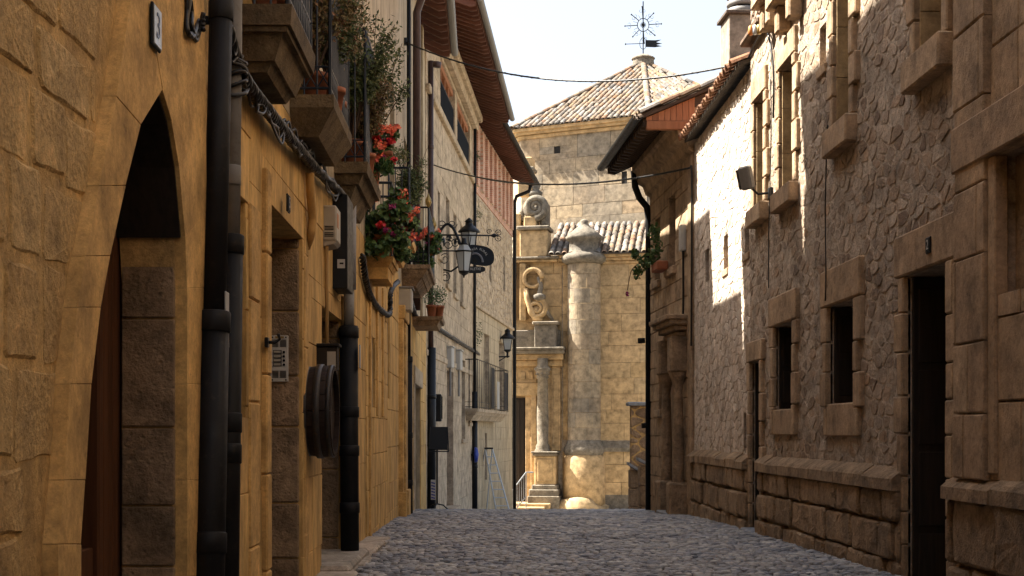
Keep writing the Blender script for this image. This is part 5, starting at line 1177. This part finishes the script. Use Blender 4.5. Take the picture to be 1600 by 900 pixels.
MB().box(.0, .55, -.15, .0, -.42, .42, .006).build('board', M['iron'], t); MB().box(-.004, .0, -.128, -.06, -.24, -.16).build('notice', M['sticker'], t); MB().box(-.006, -.0035, -.115, -.08, -.205, -.19).build('notice_mark', M['darkslot'], t)
t = thing('meter_cabinet', 'pale grey meter cabinet above the honey wooden door', 'cabinet', Dn.world(Dn.t(620.8), 0, Dn.z(621, 470)), LEFT)
MB().box(0, .5, -.22, .0, -.15, .2, .012).build('cabinet', M['beige'], t); MB().box(-.025, .525, -.25, 0, .2, .225, .005).build('cabinet_hood', M['pipe_grey'], t); MB().box(.03, .47, -.226, -.219, -.12, .17, .003).build('cabinet_door', M['beige'], t)

# ------------------------------------------------------------------ potted plants
def leaves(mb, c, rad, n, size, flat=.0, seed=0, shape=1.0):
    r = random.Random(seed)
    for _ in range(n):
        d = Vector((r.gauss(0, 1), r.gauss(0, 1), r.gauss(0, 1))).normalized()*(r.random()**.45); p = Vector(c)+Vector((d.x*rad[0], d.y*rad[1], d.z*rad[2]))
        a = Vector((r.gauss(0, 1), r.gauss(0, 1), r.gauss(0, 1)*.7)).normalized(); b = a.orthogonal().normalized(); b = (b+a.cross(b)*r.uniform(-1, 1)).normalized(); s = size*r.uniform(.6, 1.3); nn = a.cross(b)
        mb.add([p-a*s, p-b*s*.5*shape+nn*s*.12, p+a*s, p+b*s*.5*shape+nn*s*.12], [(0, 1, 2, 3)])
def pot_mesh(r, h): return MB().lathe([(.001, .0), (r*.68, .0), (r*.72, .01), (r*.93, h*.78), (r*1.04, h*.78), (r*1.06, h), (r*.95, h), (r*.9, h*.9), (.001, h*.88)], (0, 0, 0), 18, 'z', False)
def potted(label, loc, r, h, kind, size, seed, mat=None, group='potted plants on the balconies'):
    t = thing('potted_plant', label, 'potted plant', loc, 0, group); pot_mesh(r, h).build('pot', mat or M['terracotta'], t, True); MB().lathe([(.001, h*.89), (r*.9, h*.9)], (0, 0, 0), 14, 'z', False).build('soil', M['soil'], t)
    rd = random.Random(seed)
    if kind == 'geranium':
        fo = MB(); st = MB()
        for k in range(14):
            e = Vector((rd.uniform(-1, 1)*size*.8, rd.uniform(-1, 1)*size*.7, h+size*rd.uniform(.1, 1.35))); st.tube([(0, 0, h*.9), (e.x*.4, e.y*.4, h+(e.z-h)*.6), tuple(e)], .007, 5); leaves(fo, e, (size*.34, size*.34, size*.3), 70, .035, seed=seed+k, shape=1.7)
        for k in range(9): leaves(fo, (rd.uniform(-1, 1)*size*.7, rd.uniform(-1, .2)*size*.7, h*rd.uniform(.2, 1.1)), (size*.3, size*.3, size*.3), 60, .035, seed=seed+k+50, shape=1.7)
        st.build('stem', M['twig'], t); fo.build('foliage', M['leaf'], t)
        for k in range(24):
            a = rd.uniform(0, 6.28); q = Vector((abs(math.cos(a))*size*rd.uniform(.5, 1.0)*(1 if k % 4 else -1), -abs(math.sin(a))*size*rd.uniform(.3, 1.0), h+size*rd.uniform(-.1, 1.6))); fl = MB(); leaves(fl, q, (.045, .045, .04), 34, .022, seed=seed*31+k, shape=1.8)
            fl.build('flower', M[('f_red', 'f_orange', 'f_red', 'f_purple')[k % 4] if q.z < h+size*.9 else 'f_orange'], t)
    elif kind in ('shrub', 'dry'):
        fo = MB(); st = MB()
        for k in range(16):
            a = rd.uniform(0, 6.28); lean = rd.uniform(.1, .6); e = Vector((math.cos(a)*size*lean, math.sin(a)*size*lean*.7, h+size*rd.uniform(.7, 1.9))); m_ = Vector((e.x*.4, e.y*.4, h+(e.z-h)*.55)); st.tube([(0, 0, h*.9), tuple(m_), tuple(e)], [.009, .006, .003], 5)
            for j in range(10):
                f_ = rd.uniform(.35, 1); c_ = m_.lerp(e, (f_-.35)/.65); leaves(fo, c_, (.10, .10, .12), 22, .02 if kind == 'dry' else .024, seed=seed+k*9+j, shape=.8)
        st.build('stem', M['twig'], t); fo.build('foliage', M['leaf_dry' if kind == 'dry' else 'leaf_olive'], t)
    elif kind == 'spider':
        fo = MB()
        for k in range(60):
            a = rd.uniform(0, 6.28); L = size*rd.uniform(.6, 1.2); w_ = .008; d = Vector((math.cos(a), math.sin(a), 0)); s_ = Vector((-d.y, d.x, 0))*w_; pts = [d*(L*f)+Vector((0, 0, h*.9+L*(.9*f-1.0*f*f))) for f in (0, .25, .5, .75, 1)]
            fo.add([p+s_*(1-i*.2) for i, p in enumerate(pts)]+[p-s_*(1-i*.2) for i, p in enumerate(pts)], [(i, i+1, 6+i, 5+i) for i in range(4)])
        fo.build('foliage', M['leaf_spike'], t)
    elif kind == 'tuft':
        fo = MB(); leaves(fo, (0, 0, h+size*.5), (size*.5, size*.5, size*.6), 320, .022, seed=seed, shape=1.0); fo.build('foliage', M['leaf'], t)
    return t
potted('terracotta pot on the nearest stone balcony', (-1.22, 7.85, 3.535), .085, .16, 'tuft', .16, 3)
potted('second terracotta pot on the nearest balcony nearer its railing', (-1.14, 8.1, 3.535), .07, .15, 'tuft', .14, 4)
potted('terracotta pot with tall dry reddish shrub on the second balcony', (-1.19, 9.98, 3.555), .10, .18, 'dry', .52, 5)
potted('sprawling dry shrub at the far end of the second balcony', (-1.17, 10.9, 3.555), .11, .2, 'dry', .55, 15)
potted('large terracotta pot with olive shrub on the third balcony', (-1.20, 12.92, 3.645), .13, .22, 'shrub', .68, 6)
potted('smaller terracotta pot at the outer corner of third balcony', (-1.10, 13.3, 3.645), .085, .18, 'dry', .5, 7)
potted('bushy green shrub leaning out at the end of third balcony', (-1.13, 14.1, 3.645), .11, .2, 'shrub', .85, 16)
b_ = wthing('pot_bracket', 'black iron bracket holding the spider plant pot', 'bracket', (-1.36, 14.9, 3.95)); MB().tube([(-1.37, 14.9, 3.95), (-.98, 14.9, 3.95), (-.97, 14.9, 4.15)], .014, 6).build('arm', M['iron'], b_); MB().tube([(-1.06+.115*math.cos(u), 14.9+.115*math.sin(u), 4.06) for u in [i*.42 for i in range(16)]], .010, 6).build('ring', M['iron'], b_); MB().tube([(-1.36, 14.9, 3.6), (-1.2, 14.9, 3.85), (-1.02, 14.9, 3.94)], .010, 6).build('brace', M['iron'], b_)
potted('terracotta pot with arching spider plant on an iron bracket', (-1.06, 14.9, 3.965), .10, .2, 'spider', .34, 8)
potted('large terracotta pot overflowing with red and salmon geraniums', (-1.15, 16.25, 3.225), .14, .24, 'geranium', .36, 9)
potted('geranium pot at the outer end of the flower balcony', (-1.07, 16.8, 3.225), .11, .2, 'geranium', .30, 19)
potted('left one of two small pots on the lowest far ledge', (-.98, 26.7, 3.385), .10, .22, 'tuft', .4, 10); potted('right one of two small pots on the lowest far ledge', (-.84, 26.8, 3.385), .10, .22, 'tuft', .35, 11)
potted('green geranium with red blooms at the middle of the third balcony', (-1.09, 13.7, 3.645), .09, .18, 'geranium', .24, 21)
potted('leafy green shrub behind the railing of the second balcony', (-1.12, 10.4, 3.555), .10, .18, 'shrub', .6, 22)
potted('dark green shrub on the balcony behind the geraniums', (-1.12, 20.6, 4.055), .12, .22, 'shrub', .6, 23)
potted('red geranium pot on the dark railed far balcony', (-1.02, 24.0, 3.985), .12, .22, 'geranium', .3, 24)
# trailing plant in the window of the dark eaved house
t = thing('window_plant', 'leafy potted plant trailing red blooms from the shaded right window', 'potted plant', R2.world(R2.t(1046), -.12, R2.z(1046, 424)), R2.rz)
MB().box(-.3, .3, -.16, .05, 0, .16, .02).build('trough', M['terracotta'], t); fo = MB()
for k, (cx_, cy_, cz_, r_) in enumerate(((0, -.15, .45, .22), (.1, -.2, .7, .2), (-.2, -.2, .25, .2), (-.5, -.35, .2, .2), (-.75, -.45, .05, .15), (-.85, -.5, .4, .12))): leaves(fo, (cx_*.8, cy_*.8, cz_), (r_*.8, r_*.65, r_*.85), 120, .032, seed=70+k, shape=1.6)
fo.build('foliage', M['leaf'], t)
MB().tube(smooth_path([(-.1, -.1, .15), (-.4, -.3, .2), (-.7, -.45, .1), (-.9, -.5, -.25)]), .008, 5).build('stem', M['twig'], t)
for k, q in enumerate(((-.9, -.5, -.32),)): fl = MB(); leaves(fl, q, (.04, .04, .04), 24, .022, seed=90+k, shape=1.8); fl.build('flower', M['f_purple'], t)
# weeds growing from walls
def weed(label, p, size, n, seed): fo = MB(); leaves(fo, (0, 0, 0), (size*.5, size*.5, size), n, .04, seed=seed, shape=.7); o = fo.build('wall_weed', M['leaf_olive']); o.location = p; tag(o, label, 'plant', 'weeds on the walls')
weed('green weed sprouting high beside the black downpipe', L4.world(.25, -.15, 8.3), .3, 120, 40); weed('green weed low on the brick topped house corner', L4.world(.3, -.15, 4.4), .4, 150, 41); weed('green weed sprouting under the loggia eave', L4.world(.3, -.12, 10.2), .22, 90, 42)
# ------------------------------------------------------------------ lanterns
def lantern(label, c, R, H, arm=None, hang=False, n=6):
    """c = middle of the glass body"""
    t = wthing('street_lantern', label, 'lamp', c, 'street lanterns'); x, y, z = c; fr = MB(); top, bot = z+H/2, z-H/2; r1, r0 = R, R*.62
    cs = [2*math.pi*(k+.5)/n for k in range(n)]
    for k in range(n):
        a, b = cs[k], cs[(k+1) % n]; q = lambda r, t_, zz: (x+r*math.cos(t_), y+r*math.sin(t_), zz)
        fr.tube([q(r0, a, bot), q(r1, a, top)], R*.05, 5); fr.tube([q(r1, a, top), q(r1, b, top)], R*.06, 5); fr.tube([q(r0, a, bot), q(r0, b, bot)], R*.06, 5)
        k_ = .97; MB().add([q(r0*k_, a, bot), q(r0*k_, b, bot), q(r1*k_, b, top), q(r1*k_, a, top), q(r0*k_-.006, a, bot), q(r0*k_-.006, b, bot), q(r1*k_-.006, b, top), q(r1*k_-.006, a, top)], [(0, 1, 2, 3), (7, 6, 5, 4), (0, 4, 5, 1), (3, 2, 6, 7), (0, 3, 7, 4), (1, 5, 6, 2)]).build('pane', M['lantern_glass'], t)
    fr.build('frame', M['iron'], t)
    if not hang: MB().lathe([(R*1.22, top), (R*1.25, top+R*.08), (R*1.05, top+R*.3), (R*.62, top+R*.68), (R*.42, top+R*.8), (R*.42, top+R*1.15), (R*.52, top+R*1.2), (R*.3, top+R*1.42), (R*.1, top+R*1.6)], (x, y, 0), 12).build('roof', M['iron'], t, True)
    else:
        MB().lathe([(R*1.05, top), (R*1.08, top+R*.1), (R*.95, top+R*.12)], (x, y, 0), 12).build('rim', M['iron'], t)
        for k in range(n):
            a, b = cs[k], cs[(k+1) % n]; q = lambda r, t_, zz: (x+r*math.cos(t_), y+r*math.sin(t_), zz); MB().add([q(R*.9, a, top+R*.13), q(R*.9, b, top+R*.13), q(R*.5, b, top+R*.75), q(R*.5, a, top+R*.75)], [(0, 1, 2, 3)]).build('upper_pane', M['lantern_glass'], t)
        MB().lathe([(R*.55, top+R*.75), (R*.3, top+R*1.0), (R*.2, top+R*1.5)], (x, y, 0), 12).build('roof', M['iron'], t, True)
    MB().lathe([(.03, z-.12), (.06, z), (.05, z+.12), (.015, z+.16)], (x, y, 0), 10).build('bulb', M['white'], t, True)
    MB().lathe([(R*.62, bot-.01), (R*.5, bot-R*.2), (R*.12, bot-R*.45), (R*.05, bot-R*.7)], (x, y, 0), 10).build('base', M['iron'], t)
    if arm: arm(t)
    return t
YL = 36.0; q = lambda px, py: P(px, py, YL)
def scroll_pts(c, r0, r1, tn, a0, sg=1): return [(c[0]+(r0+(r1-r0)*i/24)*math.cos(a0+sg*tn*6.283*i/24), c[1], c[2]+(r0+(r1-r0)*i/24)*math.sin(a0+sg*tn*6.283*i/24)) for i in range(25)]
def arm1(t):
    a = MB(); a.tube([q(676, 367), q(676, 440)], .03, 8)
    a.tube([tuple(q(676+ (723-676)*i/16, 392-42*math.sin(math.pi*i/16))) for i in range(17)]+[tuple(q(725, 395))], .035, 8)
    a.build('arched_arm', M['iron'], t, True); b = MB()
    for (px, py, r, a0, sg) in ((683, 379, .17, 0, 1), (700, 382, .14, 2, -1), (712, 380, .12, 1, 1), (690, 350, .13, 3, 1), (707, 350, .12, 0, -1), (695, 405, .15, 1, 1)): b.tube(scroll_pts(q(px, py), r, r*.25, 1.4, a0, sg), .011, 5)
    b.tube([q(676, 392), q(718, 392)], .018, 6); b.build('scrollwork', M['iron'], t, True)
    for (px, py) in ((702, 373), (712, 378), (690, 376)): leaf = MB(); leaves(leaf, q(px, py), (.09, .05, .08), 14, .06, seed=int(px), shape=1.2); leaf.build('iron_leaf', M['iron'], t)
lantern('wrought iron hanging lantern with pale glass below the sign', tuple(q(725, 409)), .235, .50, arm1, True)
def arm2(t):
    a = MB(); p = P(687, 378, 36.8); a.tube([p, P(687, 505, 36.8)], .06, 8); a.tube([P(687, 420, 36.8), P(705, 424, 36.8), P(722, 412, 36.8), P(733, 405, 36.8)], .025, 8); a.build('bracket', M['iron'], t, True)
    MB().lathe([(.06, 0), (.16, .1), (.14, .25), (.04, .4)], tuple(P(687, 388, 36.8)), 10).build('bracket_finial', M['iron'], t, True)
    s_ = MB()
    for (px, py, r, a0, sg) in ((681, 432, .16, 0, 1), (696, 433, .14, 2, -1), (682, 415, .12, 1, 1)): s_.tube(scroll_pts(P(px, py, 36.8), r, r*.25, 1.4, a0, sg), .013, 5)
    s_.build('scrollwork', M['iron'], t, True)
lantern('large black domed street lantern behind the oval sign', tuple(P(733, 381, 36.8)), .235, .60, arm2)
def arm3(t):
    a = MB(); c = P(793, 551, 53.0); a.tube([c, P(793, 559, 53.0)], .04, 8); a.tube([P(757, 558, 53.0), P(796, 557, 53.0)], .03, 8); a.tube([P(770, 570, 53), P(790, 558, 53)], .02, 6); a.build('bracket', M['iron'], t, True)
lantern('small white-glazed lantern on bracket at the far left corner', tuple(P(793, 538, 53.0)), .24, .42, arm3, n=4)
# oval hanging sign
YS = 36.35; qs = lambda px, py: P(px, py, YS)
t = wthing('hanging_sign', 'dark oval hanging sign with arched lettering on wrought iron rod', 'sign', qs(748, 398)); c = qs(748, 399)
MB().tube([qs(675, 367), qs(773, 368)], .022, 8).lathe([(.0, -.12), (.06, 0), (0, .12)], tuple(qs(772, 368)), 8, 'x').build('rod', M['iron'], t, True)
s_ = MB()
for (px, py, r, a0, sg) in ((779, 364, .09, 3, -1), (779, 372, .09, 3, 1), (764, 362, .07, 0, 1)): s_.tube(scroll_pts(qs(px, py), r, r*.2, 1.4, a0, sg), .010, 5)
s_.build('rod_scroll', M['iron'], t, True)
def sup(a, b, e, n=40): return [(a*math.copysign(abs(math.cos(2*math.pi*i/n))**e, math.cos(2*math.pi*i/n)), b*math.copysign(abs(math.sin(2*math.pi*i/n))**e, math.sin(2*math.pi*i/n))) for i in range(n)]
bdp = [(c.x+u, c.z+v-.06*(u/.42)*1) for u, v in sup(.40, .26, .75)]; MB().prism(bdp, YS-.015, YS+.015).build('board', M['navy'], t)
for (px, py) in ((734, 377), (762, 377)): MB().tube([qs(px+2, 368), qs(px, py+6)], .012, 6).build('hanger', M['iron'], t)
word = 'CASA RURAL'; n = len(word)
for i, ch_ in enumerate(word):
    if ch_ == ' ': continue
    a = math.radians(122-i*90/(n-1)); cx_, cz_ = c.x-.05+.30*math.cos(a), c.z-.17+.34*math.sin(a)
    text_mesh(ch_, .085, 'letter', M['sign_ink'], t, Matrix.Translation((cx_, YS-.02, cz_)) @ Matrix.Rotation(-(a-math.pi/2), 4, 'Y') @ Matrix.Rotation(math.pi/2, 4, 'X'), .002)
pts = [(c.x-.10+.2*math.cos(u), YS-.02, c.z-.18+.23*math.sin(u)) for u in [math.pi*i/16 for i in range(17)]]; MB().tube(pts, .028, 6).build('arch_emblem', M['sign_grey'], t); MB().prism([(c.x-.10+u, c.z-.13+v) for u, v in sup(.07, .07, 1, 20)], YS-.022, YS-.014).build('emblem_disc', M['darkslot'], t)
low = [(c.x-.10+u, c.z-.36+v*.9) for u, v in sup(.27, .085, .6)]; MB().prism(low, YS-.012, YS+.012).build('lower_board', M['iron'], t); MB().box(c.x-.1-.16, c.x-.1+.16, YS-.01, YS+.01, c.z-.46, c.z-.40, .01).build('lower_scroll', M['iron'], t)
text_mesh('ERLETXE', .095, 'lettering', M['sign_ink'], t, up_text((c.x-.10, YS-.016, c.z-.355), 0, .85), .002)

# ------------------------------------------------------------------ street things at the far end
YB = 31.0; t = wthing('menu_stand', 'dark menu lectern on a thin iron pole by the left wall', 'menu stand', (P(683, 797, YB).x, YB, g(YB)))
xb_ = P(683, 0, YB).x; mb = MB(); mb.tube([(xb_, YB, g(YB)+.12), (xb_, YB, P(0, 700, YB).z)], .022, 8); mb.build('pole', M['iron'], t)
for a in (.3, 2.4, 4.5): MB().tube([(xb_, YB, g(YB)+.13), (xb_+.14*math.cos(a), YB+.14*math.sin(a), g(YB)+.10), (xb_+.24*math.cos(a), YB+.24*math.sin(a), g(YB)+.01)], .016, 6).build('foot', M['iron'], t)
z0, z1 = P(0, 703, YB).z, P(0, 667, YB).z
mb = MB().prismx([(YB-.14, z0), (YB-.16, z0+.02), (YB+.02, z1), (YB+.04, z1-.02)], xb_-.16, xb_+.24); mb.build('lectern', M['iron'], t); MB().tube([(xb_-.18, YB-.17, z0-.03), (xb_+.26, YB-.17, z0-.03)], .014, 6).tube([(xb_-.18, YB-.17, z0-.03), (xb_-.15, YB+.0, z1)], .010, 6).tube([(xb_+.26, YB-.17, z0-.03), (xb_+.23, YB+.0, z1)], .010, 6).build('lectern_frame', M['iron'], t)
t = wthing('wall_speaker', 'black box lamp on the wall above the menu stand', 'lamp', P(683, 640, 34)); a, b = P(672, 665, 34), P(690, 616, 34)
MB().box(a.x, b.x, 33.8, 34.3, a.z+.1, b.z, .02).build('housing', M['iron'], t); MB().box(b.x+.001, b.x+.02, 33.85, 34.25, a.z+.16, b.z-.05, .005).build('glass', M['pane'], t); MB().box(a.x, a.x+.14, 33.9, 34.2, a.z-.3, a.z+.1, .02).build('arm', M['iron'], t)
t = wthing('striped_poster', 'small blue and white striped poster low on the wall', 'poster', P(674, 765, 33.4)); a = P(673, 781, 33.15); 
MB().box(a.x, a.x+.11, 33.2, 33.22, a.z, a.z+.47, .002).build('sheet', M['sticker'], t)
for k in range(6): MB().prism([(a.x+.01, a.z+.04+k*.07), (a.x+.10, a.z+.02+k*.07), (a.x+.10, a.z+.05+k*.07), (a.x+.01, a.z+.07+k*.07)], 33.194, 33.199).build('stripe', M['blue_plastic'], t)
t = wthing('blue_round_sign', 'round blue sign fixed on the pale wall near the ladder', 'sign', P(738, 711, 44.5)); c = L3.world(L3.t(735.5), -.1, P(0, 711, 44.5).z)
MB().lathe([(.0, 0), (.24, .02), (.25, .06), (.22, .12), (.0, .16)], (c.x, c.y, c.z), 24, 'x').build('disc', M['blue_plastic'], t, True); MB().box(c.x-.12, c.x, c.y-.03, c.y+.03, c.z-.03, c.z+.03).build('mount', M['iron'], t)
# ladder
YD = 48.0; t = wthing('step_ladder', 'aluminium step ladder standing open in front of brick topped house', 'ladder', (P(786, 800, YD).x, YD, g(YD)))
T = lambda px, py: P(px, py, YD)
la, lb, ra, rb = T(758, 701), T(776, 803), T(769, 701), T(797, 803); la2, ra2 = la, ra
def rail(a, b, w_=.035): return MB().tube([a, b], w_, 6)
rail(la, lb, .028).build('side_rail', M['ladder'], t); rail(ra, rb, .028).build('side_rail', M['ladder'], t)
for k in range(1, 8):
    f_ = k/8; a, b = la.lerp(lb, f_), ra.lerp(rb, f_); MB().box(0, (b-a).length, -.05, .05, -.016, .016, .004).build('tread', M['ladder'], t).matrix_basis = Matrix.Translation(a)
for a, dx in ((la, -.35), (ra, -.2)): MB().tube([a, (a.x+dx, YD+1.1, g(YD+1.1))], .022, 6).build('rear_leg', M['ladder'], t)
MB().box(la.x-.03, ra.x+.03, YD-.06, YD+.08, la.z-.02, la.z+.04, .01).build('top_cap', M['navy'], t)
# stacked shop boards and red post at the corner
YC = 57.6
for k, (ya, yb, m, lab) in enumerate(((640, 660, 'iron', 'topmost black board of the projecting sign stack'), (662, 684, 'white', 'upper white edged board of the sign stack'), (686, 706, 'white', 'middle white edged board of the sign stack'), (708, 728, 'white', 'lowest white edged board of the sign stack'))):
    t = wthing('projecting_sign', lab, 'sign', P(802, yb, YC), 'projecting signs at the corner'); a, b = P(797, yb, YC), P(806, ya, YC)
    MB().box(a.x-.12, b.x-.07, YC-.05, YC+.05, a.z, b.z, .01).build('board', M['iron'], t); MB().box(b.x-.068, b.x, YC-.045, YC+.045, a.z+.05, b.z-.05, .01).build('edge_panel', M[m], t)
o = MB().box(P(796, 0, YC).x, P(800.5, 0, YC).x, YC-.06, YC+.06, g(YC), P(0, 722, YC).z, .01).build('red_post', M['red_sign']); tag(o, 'dark red post at the corner under the projecting signs', 'post')
for px, py, lab in ((697, 548, 'left one of two white meter boxes on the palace wall'), (711, 553, 'right one of two white meter boxes on the palace wall')):
    q_ = L3.world(L3.t(px), 0, L3.z(px, py)); t = thing('meter_box', lab, 'meter box', q_, L3.rz, 'white meter boxes on the palace'); MB().box(0, .6, -.16, 0, -.45, .1, .02).build('body', M['white'], t); MB().box(-.02, .62, -.19, 0, .1, .13, .005).build('lid', M['white'], t); MB().tube([(.3, -.08, -.45), (.3, -.08, -1.2)], .03, 6).build('feed_pipe', M['pipe_grey'], t)
# ------------------------------------------------------------------ right wall things
q_ = R1.world(R1.t(1207), -.12, R1.z(1207, 285)); t = thing('floodlight', 'grey floodlight tilted up on the rubble wall between tall windows', 'floodlight', q_, RIGHT)
fb = MB().box(-.10, .10, -.08, .0, -.14, .14, .02).build('housing', M['pipe_grey'], t); fb.rotation_euler = (.25, 0, .5); fb.location = (0, -.16, .06)
gl = MB().box(-.085, .085, -.006, .006, -.12, .12, .003).build('lens', M['pane'], t); gl.rotation_euler = (.25, 0, .5); gl.location = (-.01, -.24, .04)
MB().tube([(0, .12, -.12), (0, -.05, -.14), (0, -.15, -.05)], .016, 6).build('arm', M['iron'], t); MB().box(-.05, .05, .07, .12, -.2, -.06, .01).build('mount', M['iron'], t)
q_ = R2.world(R2.t(1073), -.02, R2.z(1073, 372)); t = thing('junction_box', 'pale grey cable junction box on the shaded right house', 'junction box', q_, R2.rz); MB().box(-.1, .1, -.1, 0, -.22, .22, .015).build('box', M['white'], t); MB().tube([(0, -.04, -.2), (.02, -.04, -.9), (-.03, -.04, -1.6)], .02, 6).build('cable_tail', M['cable'], t)
t = wthing('insulator', 'small coloured insulator arm sticking out by the upper right sill', 'insulator', (3.4, 16.9, 6.25)); MB().tube([(3.45, 16.75, 6.0), (3.2, 16.9, 6.05)], .015, 6).build('arm', M['wood_red'], t)
for k, m in enumerate(('brass', 'enamel', 'orange')): MB().lathe([(.02, 0), (.035, .02), (.03, .1), (.01, .12)], (3.3-k*.045, 16.85+k*.02, 5.96), 8).build('ceramic', M[m], t, True)
